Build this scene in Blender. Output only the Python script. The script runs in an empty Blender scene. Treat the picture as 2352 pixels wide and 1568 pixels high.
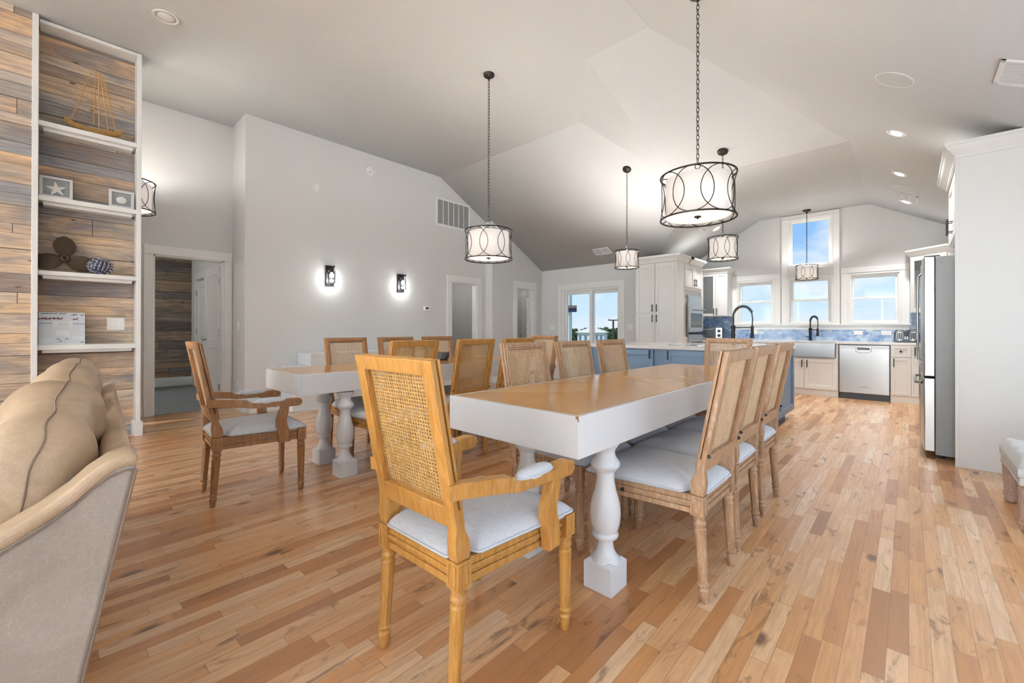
import bpy, bmesh, math, random
from mathutils import Matrix, Vector
random.seed(7)
C = bpy.context.scene.collection
SC = bpy.context.scene
PI = math.pi
R = math.radians
CAMH = 1.11

# ------------------------------------------------------------------ camera, world, light, exposure
cam = bpy.data.cameras.new('camera'); camo = bpy.data.objects.new('camera', cam); C.objects.link(camo)
SC.camera = camo
F, CX, CY = 982.97, 1176.0, 752.54
cam.sensor_fit = 'HORIZONTAL'; cam.sensor_width = 36.0
cam.lens = 36.0 * F / 2352.0
cam.shift_y = -(784.0 - CY) / 2352.0
yaw, pit, rol = R(42.82), R(0.1688), R(-0.1031)
M = Matrix.Rotation(yaw, 4, 'Z') @ Matrix.Rotation(pit, 4, 'X') @ Matrix.Rotation(rol, 4, 'Y') @ Matrix.Rotation(R(90), 4, 'X')
M.translation = (0, 0, CAMH)
camo.matrix_world = M
cam.clip_start = 0.02; cam.clip_end = 2000

SC.view_settings.view_transform = 'Standard'; SC.view_settings.look = 'None'
SC.view_settings.exposure = 1.70; SC.view_settings.gamma = 1.0; SC.view_settings.use_curve_mapping = False
SC.cycles.max_bounces = 8; SC.cycles.diffuse_bounces = 5; SC.cycles.glossy_bounces = 3
SC.cycles.transparent_max_bounces = 12; SC.cycles.sample_clamp_indirect = 4.0

def build_world():
    w = bpy.data.worlds.new('sky'); SC.world = w; w.use_nodes = True
    nt = w.node_tree; nt.nodes.clear()
    N = nt.nodes.new; L = nt.links.new
    out = N('ShaderNodeOutputWorld'); bg = N('ShaderNodeBackground'); L(bg.outputs[0], out.inputs[0])
    tc = N('ShaderNodeTexCoord'); sx = N('ShaderNodeSeparateXYZ'); L(tc.outputs['Generated'], sx.inputs[0])
    cr = N('ShaderNodeValToRGB'); L(sx.outputs['Z'], cr.inputs[0])
    e = cr.color_ramp.elements
    e[0].position = 0.0; e[0].color = (.72, .87, 1, 1)
    e[1].position = 0.6; e[1].color = (.20, .44, .90, 1)
    for p, c in ((.045, (.62, .83, 1, 1)), (.11, (.58, .81, 1, 1)), (.17, (.30, .58, .98, 1))):
        x = e.new(p); x.color = c
    mp = N('ShaderNodeMapping'); mp.inputs['Scale'].default_value = (1, 1, 2.2); mp.inputs['Location'].default_value = (.33, .1, .2)
    L(tc.outputs['Generated'], mp.inputs[0])
    nz = N('ShaderNodeTexNoise'); nz.inputs['Scale'].default_value = 7; nz.inputs['Detail'].default_value = 5; nz.inputs['Roughness'].default_value = .55
    L(mp.outputs[0], nz.inputs[0])
    c2 = N('ShaderNodeValToRGB'); L(nz.outputs[0], c2.inputs[0])
    c2.color_ramp.elements[0].position = .45; c2.color_ramp.elements[1].position = .66
    c2.color_ramp.elements[1].color = (.85, .85, .85, 1)
    mx = N('ShaderNodeMix'); mx.data_type = 'RGBA'; L(c2.outputs[0], mx.inputs[0]); L(cr.outputs[0], mx.inputs[6])
    mx.inputs[7].default_value = (.93, .96, 1, 1)
    L(mx.outputs[2], bg.inputs[0]); bg.inputs[1].default_value = .312
build_world()

def area(name, loc, rot, sx, sy, power, col=(1, 1, 1)):
    l = bpy.data.lights.new(name, 'AREA'); l.shape = 'RECTANGLE'; l.size = sx; l.size_y = sy; l.energy = power; l.color = col
    o = bpy.data.objects.new(name, l); C.objects.link(o); o.location = loc; o.rotation_euler = rot
    return o
# added area lamps: daylight fill from unseen openings behind and right of the camera
area('window_daylight', (-0.9, -7.40, 1.60), (R(92), 0, R(180)), 3.4, 2.6, 1080, (.88, .95, 1))
area('window_daylight', (-4.3, -7.40, 1.60), (R(93), 0, R(180)), 2.8, 2.6, 1180, (.88, .95, 1))
area('window_daylight', (1.24, 0.35, 1.20), (R(98), 0, R(90)), 7.9, 1.7, 19, (.88, .95, 1))

sun = bpy.data.lights.new('sun', 'SUN'); sun.energy = 1.0; sun.angle = R(2); sun.color = (1, .96, .90)
suno = bpy.data.objects.new('sun', sun); C.objects.link(suno); suno.rotation_euler = (R(38), 0, R(-14))

# ------------------------------------------------------------------ node helpers
class NT:
    def __init__(s, name):
        s.m = bpy.data.materials.new(name); s.m.use_nodes = True; s.t = s.m.node_tree
        s.t.nodes.clear()
        s.out = s.n('ShaderNodeOutputMaterial'); s.p = s.n('ShaderNodeBsdfPrincipled'); s.l(s.p.outputs[0], s.out.inputs[0])
    def n(s, k, **kw):
        x = s.t.nodes.new(k)
        for a, b in kw.items(): setattr(x, a, b)
        return x
    def l(s, a, b): s.t.links.new(a, b)
    def setv(s, sock, v):
        if isinstance(v, bpy.types.NodeSocket): s.l(v, sock)
        else: sock.default_value = v
    def math(s, op, a, b=0.0, c=None):
        x = s.n('ShaderNodeMath', operation=op); s.setv(x.inputs[0], a); s.setv(x.inputs[1], b)
        if c is not None: s.setv(x.inputs[2], c)
        return x.outputs[0]
    def mix(s, f, a, b, mode='MIX'):
        x = s.n('ShaderNodeMix', data_type='RGBA', blend_type=mode); s.setv(x.inputs[0], f); s.setv(x.inputs[6], a); s.setv(x.inputs[7], b)
        return x.outputs[2]
    def ramp(s, f, stops, interp='LINEAR'):
        x = s.n('ShaderNodeValToRGB'); s.setv(x.inputs[0], f); cr = x.color_ramp; cr.interpolation = interp
        while len(cr.elements) < len(stops): cr.elements.new(.5)
        for e, (p, c) in zip(cr.elements, stops):
            e.position = p; e.color = (c[0], c[1], c[2], 1) if not isinstance(c, float) else (c, c, c, 1)
        return x.outputs[0]
    def xyz(s, src='Object'):
        if src == 'World': o = s.n('ShaderNodeNewGeometry').outputs['Position']
        else: o = s.n('ShaderNodeTexCoord').outputs[src]
        x = s.n('ShaderNodeSeparateXYZ'); s.l(o, x.inputs[0]); return o, x.outputs[0], x.outputs[1], x.outputs[2]
    def comb(s, a, b, c):
        x = s.n('ShaderNodeCombineXYZ'); s.setv(x.inputs[0], a); s.setv(x.inputs[1], b); s.setv(x.inputs[2], c); return x.outputs[0]
    def noise(s, v, scale=5, detail=3, rough=.5, dist=0):
        x = s.n('ShaderNodeTexNoise'); s.l(v, x.inputs['Vector']); x.inputs['Scale'].default_value = scale
        x.inputs['Detail'].default_value = detail; x.inputs['Roughness'].default_value = rough; x.inputs['Distortion'].default_value = dist
        return x.outputs[0]
    def white(s, v):
        x = s.n('ShaderNodeTexWhiteNoise', noise_dimensions='3D'); s.l(v, x.inputs[0]); return x.outputs[0], x.outputs[1]
    def bump(s, h, st=.2, d=.002):
        x = s.n('ShaderNodeBump'); x.inputs['Strength'].default_value = st; x.inputs['Distance'].default_value = d
        s.setv(x.inputs['Height'], h); s.l(x.outputs[0], s.p.inputs['Normal'])
    def set(s, **kw):
        for k, v in kw.items(): s.setv(s.p.inputs[k.replace('_', ' ')], v)

def flat(name, col, rough=.5, metal=0.0, bump=None, spec=.5, var=0.0):
    t = NT(name); t.set(Base_Color=(*col, 1), Roughness=rough, Metallic=metal); t.p.inputs['Specular IOR Level'].default_value = spec
    if bump or var:
        o, x, y, z = t.xyz('World')
        if bump: t.bump(t.noise(o, bump[0], 3), bump[1], bump[2])
        if var:
            n = t.noise(o, 3, 4)
            t.set(Base_Color=t.mix(t.math('MULTIPLY', n, var), (*col, 1), (*[c * .55 for c in col], 1)))
    return t.m

def planks(t, al, ac, width, length, warp=0.0, seam=.02, eseam=.003):
    """cells of boards: al = coordinate along the grain, ac = across. returns random value, random colour, seam mask"""
    u = t.math('DIVIDE', ac, width)
    if warp: u = t.math('ADD', u, t.math('MULTIPLY', t.math('SINE', t.math('MULTIPLY', u, 2.3)), warp))
    row = t.math('FLOOR', u)
    rv, rc = t.white(t.comb(row, 3.3, 1.7))
    sc = t.n('ShaderNodeSeparateColor'); t.l(rc, sc.inputs[0])
    ln = t.math('MULTIPLY', t.math('ADD', sc.outputs[1], .55), length)
    v = t.math('ADD', t.math('DIVIDE', al, ln), t.math('MULTIPLY', rv, 17.0))
    col = t.math('FLOOR', v)
    cv, cc = t.white(t.comb(row, col, .5))
    fu = t.math('FRACT', u); du = t.math('MINIMUM', fu, t.math('SUBTRACT', 1.0, fu))
    fv = t.math('FRACT', v); dv = t.math('MULTIPLY', t.math('MINIMUM', fv, t.math('SUBTRACT', 1.0, fv)), ln)
    s1 = t.math('LESS_THAN', du, seam); s2 = t.math('LESS_THAN', dv, eseam)
    return cv, cc, t.math('MAXIMUM', s1, s2), row, col

def floor_mat():
    t = NT('oak_strip_floor'); o, x, y, z = t.xyz('World')
    cv, cc, sm, row, col = planks(t, y, x, .057, .55, 0, .016, .0011)
    base = t.ramp(cv, [(0, (.38, .165, .055)), (.12, (.55, .26, .098)), (.35, (.68, .36, .150)), (.6, (.73, .43, .215)), (.85, (.78, .51, .29)), (1, (.81, .58, .37))])
    gv = t.comb(t.math('ADD', t.math('MULTIPLY', x, 60), t.math('MULTIPLY', cv, 40)), t.math('MULTIPLY', y, 3.2), t.math('MULTIPLY', cv, 30))
    g = t.noise(gv, 1, 5, .62, .4)
    base = t.mix(t.ramp(g, [(.3, .38), (.58, 0.0)]), base, (.30, .15, .075, 1))
    # cathedral figure
    gv2 = t.comb(t.math('ADD', t.math('MULTIPLY', x, 14), t.math('MULTIPLY', cv, 70)), t.math('MULTIPLY', y, 1.6), t.math('MULTIPLY', col, 3.1))
    g2 = t.noise(gv2, 1, 2, .5, 2.2)
    base = t.mix(t.math('MULTIPLY', t.ramp(g2, [(.38, .6), (.5, 0.0), (.6, .45), (.68, 0.0)]), .4), base, (.40, .20, .10, 1))
    # dark mineral streaks and knots
    kv = t.comb(t.math('ADD', t.math('MULTIPLY', x, 9), t.math('MULTIPLY', row, .37)), t.math('MULTIPLY', y, 2.6), cv)
    k = t.noise(kv, 1.25, 4, .6, 1.3)
    base = t.mix(t.ramp(k, [(.60, 0.0), (.66, .45), (.76, .85)]), base, (.13, .060, .028, 1))
    kv2 = t.comb(t.math('MULTIPLY', x, 16), t.math('MULTIPLY', y, 7), t.math('MULTIPLY', cv, 9))
    vo = t.n('ShaderNodeTexVoronoi'); t.l(kv2, vo.inputs['Vector']); vo.inputs['Scale'].default_value = .32
    base = t.mix(t.ramp(vo.outputs[0], [(.06, .85), (.14, 0.0)]), base, (.10, .04, .02, 1))
    base = t.mix(t.math('MULTIPLY', sm, .55), base, (.14, .065, .03, 1))
    t.set(Base_Color=base, Roughness=t.ramp(g, [(.3, .36), (.7, .27)])); t.p.inputs['Specular IOR Level'].default_value = .5; t.p.inputs['Coat Weight'].default_value = .4; t.p.inputs['Coat Roughness'].default_value = .22
    t.bump(t.math('SUBTRACT', t.math('MULTIPLY', g, .25), sm), .3, .0010)
    return t.m

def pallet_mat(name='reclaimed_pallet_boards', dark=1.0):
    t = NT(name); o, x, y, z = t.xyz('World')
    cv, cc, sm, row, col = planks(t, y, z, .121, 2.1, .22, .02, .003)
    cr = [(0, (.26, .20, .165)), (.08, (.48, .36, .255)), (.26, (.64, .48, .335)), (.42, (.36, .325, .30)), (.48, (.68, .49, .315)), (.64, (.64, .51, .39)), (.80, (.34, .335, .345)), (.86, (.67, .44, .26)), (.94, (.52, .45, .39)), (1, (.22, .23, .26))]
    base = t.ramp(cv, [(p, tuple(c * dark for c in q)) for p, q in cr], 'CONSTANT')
    gv = t.comb(t.math('MULTIPLY', y, 2.2), t.math('ADD', t.math('MULTIPLY', z, 36), t.math('MULTIPLY', cv, 55)), x)
    g = t.noise(gv, 1, 6, .68, .5)
    base = t.mix(t.ramp(g, [(.28, .8), (.60, 0.0)]), base, (.13 * dark, .10 * dark, .085 * dark, 1))
    b2 = t.noise(t.comb(t.math('MULTIPLY', y, 1.6), t.math('MULTIPLY', z, 5), cv), 1.1, 4, .6, 1)
    base = t.mix(t.ramp(b2, [(.46, 0.0), (.66, .75)]), base, (.17 * dark, .175 * dark, .20 * dark, 1))
    base = t.mix(t.ramp(t.noise(gv, 2.2, 3, .5), [(.52, 0.0), (.75, .35)]), base, (.66 * dark, .56 * dark, .45 * dark, 1))
    vo = t.n('ShaderNodeTexVoronoi'); t.l(t.comb(t.math('MULTIPLY', y, 5), t.math('MULTIPLY', z, 12), cv), vo.inputs['Vector']); vo.inputs['Scale'].default_value = .7
    base = t.mix(t.ramp(vo.outputs[0], [(.05, .9), (.11, 0.0)]), base, (.05, .035, .03, 1))
    base = t.mix(t.math('MULTIPLY', sm, .85), base, (.035, .028, .025, 1))
    t.set(Base_Color=base, Roughness=.75); t.p.inputs['Specular IOR Level'].default_value = .25
    t.bump(t.math('SUBTRACT', t.math('MULTIPLY', g, .4), sm), .5, .003)
    return t.m

def chair_wood(name, a, b, wash):
    t = NT(name); o, x, y, z = t.xyz('Object')
    gv = t.comb(t.math('MULTIPLY', x, 55), t.math('MULTIPLY', y, 55), t.math('MULTIPLY', z, 7))
    g = t.noise(gv, 1, 4, .6, .4)
    c = t.mix(t.ramp(g, [(.32, 0.0), (.68, 1.0)]), (*a, 1), (*b, 1))
    w = t.noise(t.comb(t.math('MULTIPLY', x, 90), t.math('MULTIPLY', y, 90), t.math('MULTIPLY', z, 22)), 1, 5, .7)
    m = t.noise(o, 7, 2)
    wf = t.math('MULTIPLY', t.ramp(w, [(.52, 0.0), (.7, 1.0)]), t.math('MULTIPLY', m, wash))
    c = t.mix(wf, c, (.62, .52, .43, 1))
    t.set(Base_Color=c, Roughness=.42); t.bump(g, .15, .001)
    return t.m

def fabric_mat(name, a, b, sc=1.0):
    t = NT(name); o, x, y, z = t.xyz('Object')
    n1 = t.noise(t.comb(t.math('MULTIPLY', x, 25), t.math('MULTIPLY', y, 380), t.math('MULTIPLY', z, 300)), sc, 3, .6)
    n2 = t.noise(t.comb(t.math('MULTIPLY', x, 380), t.math('MULTIPLY', y, 25), t.math('MULTIPLY', z, 300)), sc, 3, .6)
    n = t.math('ADD', t.math('MULTIPLY', n1, .6), t.math('MULTIPLY', n2, .4))
    t.set(Base_Color=t.mix(t.ramp(n, [(.36, 0.0), (.62, 1.0)]), (*a, 1), (*b, 1)), Roughness=.9); t.p.inputs['Specular IOR Level'].default_value = .15
    t.bump(n, .3, .001)
    return t.m

def leather_mat(name, a, b):
    t = NT(name); o, x, y, z = t.xyz('Object')
    n = t.noise(o, 4.5, 5, .62, .8)
    c = t.mix(t.ramp(n, [(.35, 0.0), (.66, 1.0)]), (*a, 1), (*b, 1))
    vo = t.n('ShaderNodeTexVoronoi', feature='DISTANCE_TO_EDGE'); mp = t.noise(o, 14, 3, .6, 1.5)
    dv = t.comb(t.math('ADD', x, t.math('MULTIPLY', mp, .07)), t.math('ADD', y, t.math('MULTIPLY', mp, .05)), t.math('ADD', z, t.math('MULTIPLY', mp, .07)))
    t.l(dv, vo.inputs['Vector']); vo.inputs['Scale'].default_value = 60
    c = t.mix(t.math('MULTIPLY', t.ramp(vo.outputs[0], [(0, .30), (.05, 0.0)]), t.math('MULTIPLY', t.noise(o, 9, 2), .8)), c, (.80, .73, .66, 1))
    t.set(Base_Color=c, Roughness=.42); t.p.inputs['Specular IOR Level'].default_value = .4
    t.bump(t.noise(o, 160, 3, .6), .16, .0012)
    return t.m

def parquet_mat():
    t = NT('oak_chevron_inlay'); o, x, y, z = t.xyz('Object')
    ax = t.math('ABSOLUTE', x)
    a = t.math('ADD', ax, y); b = t.math('SUBTRACT', ax, y)
    cv, cc, sm, row, col = planks(t, b, a, .075, 5.0, 0, .010, 0)
    side = t.math('GREATER_THAN', x, 0.0)
    cv2, _ = t.white(t.comb(row, side, 2.0))
    base = t.ramp(cv2, [(0, (.54, .27, .080)), (.5, (.58, .30, .095)), (1, (.62, .335, .115))])
    gv = t.comb(t.math('MULTIPLY', a, 70), t.math('MULTIPLY', b, 5), t.math('MULTIPLY', cv2, 20))
    g = t.noise(gv, 1, 4, .6, .3)
    base = t.mix(t.ramp(g, [(.35, .12), (.6, 0.0)]), base, (.42, .20, .055, 1))
    base = t.mix(t.math('MULTIPLY', sm, .25), base, (.36, .17, .05, 1))
    t.set(Base_Color=base, Roughness=.16); t.p.inputs['Specular IOR Level'].default_value = .55
    return t.m

def tile_mat():
    t = NT('blue_lantern_tile'); o, x, y, z = t.xyz('World')
    s = t.math('ADD', x, y)
    k = 2 * PI / .155
    cx = t.math('COSINE', t.math('MULTIPLY', s, k)); kz = 2 * PI / .105
    cz = t.math('COSINE', t.math('MULTIPLY', z, kz))
    c3 = t.math('MULTIPLY', t.math('COSINE', t.math('MULTIPLY', s, 3 * k)), .28)
    c4 = t.math('MULTIPLY', t.math('COSINE', t.math('MULTIPLY', z, 3 * kz)), .28)
    f = t.math('ADD', t.math('ADD', cx, cz), t.math('SUBTRACT', 0.0, t.math('ADD', c3, c4)))
    line = t.math('LESS_THAN', t.math('ABSOLUTE', f), .17)
    sgn = t.math('GREATER_THAN', f, 0.0)
    iu = t.math('FLOOR', t.math('ADD', t.math('DIVIDE', s, .155), t.math('MULTIPLY', sgn, .5)))
    iv = t.math('FLOOR', t.math('ADD', t.math('DIVIDE', z, .105), t.math('MULTIPLY', sgn, .5)))
    cv, cc = t.white(t.comb(iu, iv, sgn))
    n = t.noise(t.comb(s, t.math('MULTIPLY', cv, 9), z), 9, 4, .6, 1.2)
    v = t.math('ADD', t.math('MULTIPLY', n, .75), t.math('MULTIPLY', cv, .3))
    base = t.ramp(v, [(.30, (.075, .17, .38)), (.48, (.20, .34, .58)), (.62, (.40, .52, .68)), (.8, (.60, .68, .76))])
    base = t.mix(t.math('MULTIPLY', line, .8), base, (.30, .33, .38, 1))
    t.set(Base_Color=base, Roughness=.2); t.bump(t.math('SUBTRACT', 1.0, line), .4, .003)
    return t.m

def carpet_mat():
    t = NT('grey_carpet'); o, x, y, z = t.xyz('World')
    n = t.noise(o, 90, 3, .7)
    t.set(Base_Color=t.ramp(n, [(.35, (.12, .135, .145)), (.65, (.42, .45, .46))]), Roughness=1.0); t.bump(n, .8, .01)
    return t.m

def steel_mat(name, col=(.47, .47, .465), rough=.28, vert=True):
    t = NT(name); o, x, y, z = t.xyz('Object')
    v = t.comb(t.math('MULTIPLY', x, 1.2 if not vert else 14), t.math('MULTIPLY', y, 1.2 if not vert else 14), t.math('MULTIPLY', z, 14 if not vert else 1.2))
    n = t.noise(v, 1, 2)
    t.set(Base_Color=(*col, 1), Metallic=1.0, Roughness=rough)
    return t.m

def glass_mat(name='window_glass', tint=(1, 1, 1), refl=.02):
    t = NT(name); t.t.nodes.remove(t.p)
    tr = t.n('ShaderNodeBsdfTransparent'); tr.inputs[0].default_value = (*tint, 1)
    gl = t.n('ShaderNodeBsdfGlossy'); gl.inputs['Roughness'].default_value = .02
    mx = t.n('ShaderNodeMixShader'); fr = t.n('ShaderNodeFresnel'); fr.inputs[0].default_value = 1.35
    t.l(t.math('MULTIPLY', fr.outputs[0], refl * 12), mx.inputs[0]); t.l(tr.outputs[0], mx.inputs[1]); t.l(gl.outputs[0], mx.inputs[2]); t.l(mx.outputs[0], t.out.inputs[0])
    return t.m

def glow_mat(name, col, em, strength, rough=.6):
    t = NT(name); t.set(Base_Color=(*col, 1), Roughness=rough); t.p.inputs['Emission Color'].default_value = (*em, 1); t.p.inputs['Emission Strength'].default_value = strength
    return t.m

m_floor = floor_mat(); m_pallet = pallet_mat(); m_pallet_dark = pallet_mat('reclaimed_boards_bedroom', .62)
m_wall = flat('greige_wall_paint', (.72, .725, .72), .75, bump=(140, .12, .002), spec=.25)
m_ceil = flat('ceiling_paint', (.63, .635, .63), .85, bump=(90, .3, .004), spec=.2)
m_grey = flat('grey_wall_paint', (.50, .51, .50), .75, bump=(140, .1, .002), spec=.25)
m_trim = flat('white_trim_paint', (.86, .87, .865), .4)
m_cab = flat('white_cabinet_paint', (.80, .80, .78), .4)
m_tablewhite = flat('white_table_lacquer', (.765, .785, .81), .20)
m_blue = flat('slate_blue_cabinet_paint', (.16, .245, .36), .4)
m_quartz = flat('white_quartz', (.84, .84, .85), .12)
m_black = flat('matte_black_metal', (.018, .018, .02), .4, .6)
m_bronze = flat('dark_bronze', (.035, .028, .024), .42, .7)
m_plastic = flat('white_plastic', (.82, .83, .83), .35)
m_dark = flat('black_plastic', (.02, .022, .026), .35)
m_slot = flat('dark_slot', (.03, .03, .03), .8)
m_steel = steel_mat('brushed_steel'); m_steel2 = steel_mat('brushed_steel_horizontal', (.47, .47, .465), .3, False)
m_nickel = flat('satin_nickel', (.55, .54, .52), .25, 1.0)
m_fridge = flat('grey_metallic_side', (.28, .285, .29), .5, .35, bump=(600, .2, .001))
m_glass = glass_mat(); m_tile = tile_mat(); m_carpet = carpet_mat(); m_parq = parquet_mat()
W_GOLD = chair_wood('honey_golden_oak', (.38, .17, .030), (.55, .28, .065), .5)
W_BROWN = chair_wood('warm_brown_oak', (.235, .105, .035), (.37, .18, .068), .45)
W_LIGHT = chair_wood('weathered_light_oak', (.31, .175, .088), (.47, .29, .165), 1.2)
CANE_G = chair_wood('golden_cane', (.45, .25, .07), (.62, .38, .14), .3)
CANE_L = chair_wood('light_cane', (.52, .36, .20), (.68, .50, .32), .6)
m_fabric = fabric_mat('light_blue_grey_linen', (.54, .56, .60), (.68, .70, .745))
m_bench = fabric_mat('pale_grey_linen', (.50, .52, .52), (.70, .71, .71))
m_leather = leather_mat('tan_leather', (.36, .255, .155), (.52, .385, .26))
m_leather2 = leather_mat('pale_leather', (.31, .262, .222), (.39, .338, .295))
m_welt = flat('dark_brown_thread', (.20, .14, .10), .7)
m_shade = glow_mat('white_lamp_fabric', (.86, .82, .78), (1, .90, .82), .10)
m_diff = glow_mat('warm_diffuser', (.85, .78, .65), (1, .83, .58), .55)
m_bulb = glow_mat('lit_bulb', (1, 1, 1), (1, .97, .9), 5)
m_can = glow_mat('recessed_lamp_lens', (.9, .9, .9), (1, .95, .88), .55)
m_candim = flat('unlit_lamp_lens', (.80, .79, .77), .35)

# ------------------------------------------------------------------ mesh helpers
class MB:
    def __init__(s): s.v = []; s.f = []; s.M = Matrix.Identity(4); s.mi = 0; s.mat = []
    def add(s, vs, fs):
        b = len(s.v)
        s.v += [tuple(s.M @ Vector(p)) for p in vs]
        s.f += [tuple(b + i for i in f) for f in fs]; s.mat += [s.mi] * len(fs)
        return s
    def box(s, x0, x1, y0, y1, z0, z1, fn=None):
        vs = [(x0, y0, z0), (x1, y0, z0), (x1, y1, z0), (x0, y1, z0), (x0, y0, z1), (x1, y0, z1), (x1, y1, z1), (x0, y1, z1)]
        if fn: vs = [fn(*p) for p in vs]
        return s.add(vs, [(3, 2, 1, 0), (4, 5, 6, 7), (0, 1, 5, 4), (1, 2, 6, 5), (2, 3, 7, 6), (3, 0, 4, 7)])
    def prism(s, poly, axis, a, b):
        n = len(poly)
        def p3(p, c): return {'x': (c, p[0], p[1]), 'y': (p[0], c, p[1]), 'z': (p[0], p[1], c)}[axis]
        return s.add([p3(p, a) for p in poly] + [p3(p, b) for p in poly], [tuple(range(n))[::-1], tuple(range(n, 2 * n))] + [(i, (i + 1) % n, n + (i + 1) % n, n + i) for i in range(n)])
    def lathe(s, prof, c=(0, 0, 0), seg=24, flute=None, axis='z', ex=1.0, ey=1.0):
        vs = []; fs = []
        for j, (r, z) in enumerate(prof):
            for i in range(seg):
                a = 2 * PI * i / seg; rr = r * (flute(a, z) if flute else 1)
                p = (rr * math.cos(a) * ex, rr * math.sin(a) * ey, z)
                if axis == 'x': p = (p[2], p[0], p[1])
                elif axis == 'y': p = (p[0], p[2], p[1])
                vs.append((p[0] + c[0], p[1] + c[1], p[2] + c[2]))
        for j in range(len(prof) - 1):
            for i in range(seg):
                k = (i + 1) % seg; fs.append((j * seg + i, j * seg + k, (j + 1) * seg + k, (j + 1) * seg + i))
        fs.append(tuple(range(seg))[::-1]); n = (len(prof) - 1) * seg; fs.append(tuple(range(n, n + seg)))
        return s.add(vs, fs)
    def tube(s, pts, r, seg=6, closed=False, rf=None):
        pts = [Vector(p) for p in pts]; n = len(pts); vs = []; fs = []; up = None
        for i in range(n):
            if closed: t = pts[(i + 1) % n] - pts[i - 1]
            else: t = pts[min(i + 1, n - 1)] - pts[max(i - 1, 0)]
            if t.length < 1e-9: t = Vector((0, 0, 1))
            t.normalize()
            if up is None:
                up = Vector((0, 0, 1)) if abs(t.z) < .9 else Vector((1, 0, 0))
            a = up - t * up.dot(t)
            if a.length < 1e-6: a = t.orthogonal()
            a.normalize(); b = t.cross(a); up = a
            rr = rf(i / (n - 1)) * r if rf else r
            for k in range(seg):
                q = 2 * PI * k / seg; vs.append(tuple(pts[i] + a * (rr * math.cos(q)) + b * (rr * math.sin(q))))
        m = n if closed else n - 1
        for i in range(m):
            j = (i + 1) % n
            for k in range(seg): l = (k + 1) % seg; fs.append((i * seg + k, i * seg + l, j * seg + l, j * seg + k))
        if not closed: fs += [tuple(range(seg))[::-1], tuple(range((n - 1) * seg, n * seg))]
        return s.add(vs, fs)
    def rect_sweep(s, pts, ws, hs, side=(1, 0, 0)):
        """rectangular section along a path; w along 'side', h perpendicular to both"""
        pts = [Vector(p) for p in pts]; n = len(pts); vs = []; fs = []
        for i in range(n):
            t = (pts[min(i + 1, n - 1)] - pts[max(i - 1, 0)]).normalized(); sd = Vector(side); sd = (sd - t * sd.dot(t)).normalized(); h = t.cross(sd)
            w_ = ws[i] / 2; h_ = hs[i] / 2
            for a, b in ((-1, -1), (1, -1), (1, 1), (-1, 1)): vs.append(tuple(pts[i] + sd * (a * w_) + h * (b * h_)))
        for i in range(n - 1):
            for k in range(4): l = (k + 1) % 4; fs.append((i * 4 + k, i * 4 + l, i * 4 + 4 + l, i * 4 + 4 + k))
        fs += [(3, 2, 1, 0), tuple(range((n - 1) * 4, n * 4))]
        return s.add(vs, fs)
    def loft(s, rings, cap=True):
        n = len(rings[0]); vs = [p for r in rings for p in r]; fs = []
        for j in range(len(rings) - 1):
            for i in range(n): k = (i + 1) % n; fs.append((j * n + i, j * n + k, (j + 1) * n + k, (j + 1) * n + i))
        if cap: fs += [tuple(range(n))[::-1], tuple(range((len(rings) - 1) * n, len(rings) * n))]
        return s.add(vs, fs)

def obj(name, mb, mat, parent=None, bevel=0.0, ang=38, sub=0, seg=2):
    me = bpy.data.meshes.new(name); me.from_pydata(mb.v, [], mb.f); me.update()
    bm = bmesh.new(); bm.from_mesh(me); bmesh.ops.recalc_face_normals(bm, faces=bm.faces); bm.to_mesh(me); bm.free()
    for q in (mat if isinstance(mat, (list, tuple)) else [mat]): me.materials.append(q)
    if isinstance(mat, (list, tuple)):
        for p, i in zip(me.polygons, mb.mat): p.material_index = i
    me.shade_smooth(); me.set_sharp_from_angle(angle=R(ang))
    o = bpy.data.objects.new(name, me); C.objects.link(o)
    if parent: o.parent = parent
    if bevel:
        b = o.modifiers.new('bevel', 'BEVEL'); b.width = bevel; b.segments = seg; b.limit_method = 'ANGLE'; b.angle_limit = R(40); b.harden_normals = False
    if sub:
        q = o.modifiers.new('sub', 'SUBSURF'); q.levels = sub; q.render_levels = sub
    return o

def thing(name, label, cat, loc=(0, 0, 0), rz=0.0, group=None):
    o = bpy.data.objects.new(name, None); C.objects.link(o); o.empty_display_size = .1
    o.location = loc; o.rotation_euler = (0, 0, rz); o['label'] = label; o['category'] = cat
    if group: o['group'] = group
    return o
def tag(o, label, cat, group=None, kind=None):
    o['label'] = label; o['category'] = cat
    if group: o['group'] = group
    if kind: o['kind'] = kind
    return o
def struct(name, mb, mat, bevel=0.0, parent=None, label=None):
    o = obj(name, mb, mat, parent, bevel)
    if parent is None: o['kind'] = 'structure'
    if label: o['label'] = label
    return o
def dup(root, loc, rz, label, group=None):
    r = root.copy(); C.objects.link(r); r.location = loc; r.rotation_euler = (0, 0, rz); r['label'] = label
    if group: r['group'] = group
    for ch in list(root.children):
        c = ch.copy(); C.objects.link(c); c.parent = r
        for g in list(ch.children):
            d = g.copy(); C.objects.link(d); d.parent = c
    return r
def wall_x(mb, x, th, y0, y1, z1, holes=()):
    """wall in the plane x (inner face) of thickness th (signed), with holes (ya, yb, za, zb) sorted by y"""
    a, b = min(x, x + th), max(x, x + th); y = y0
    for ya, yb, za, zb in holes:
        if ya > y: mb.box(a, b, y, ya, 0, z1)
        if za > 0: mb.box(a, b, ya, yb, 0, za)
        if zb < z1: mb.box(a, b, ya, yb, zb, z1)
        y = yb
    if y < y1: mb.box(a, b, y, y1, 0, z1)
    return mb
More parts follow.
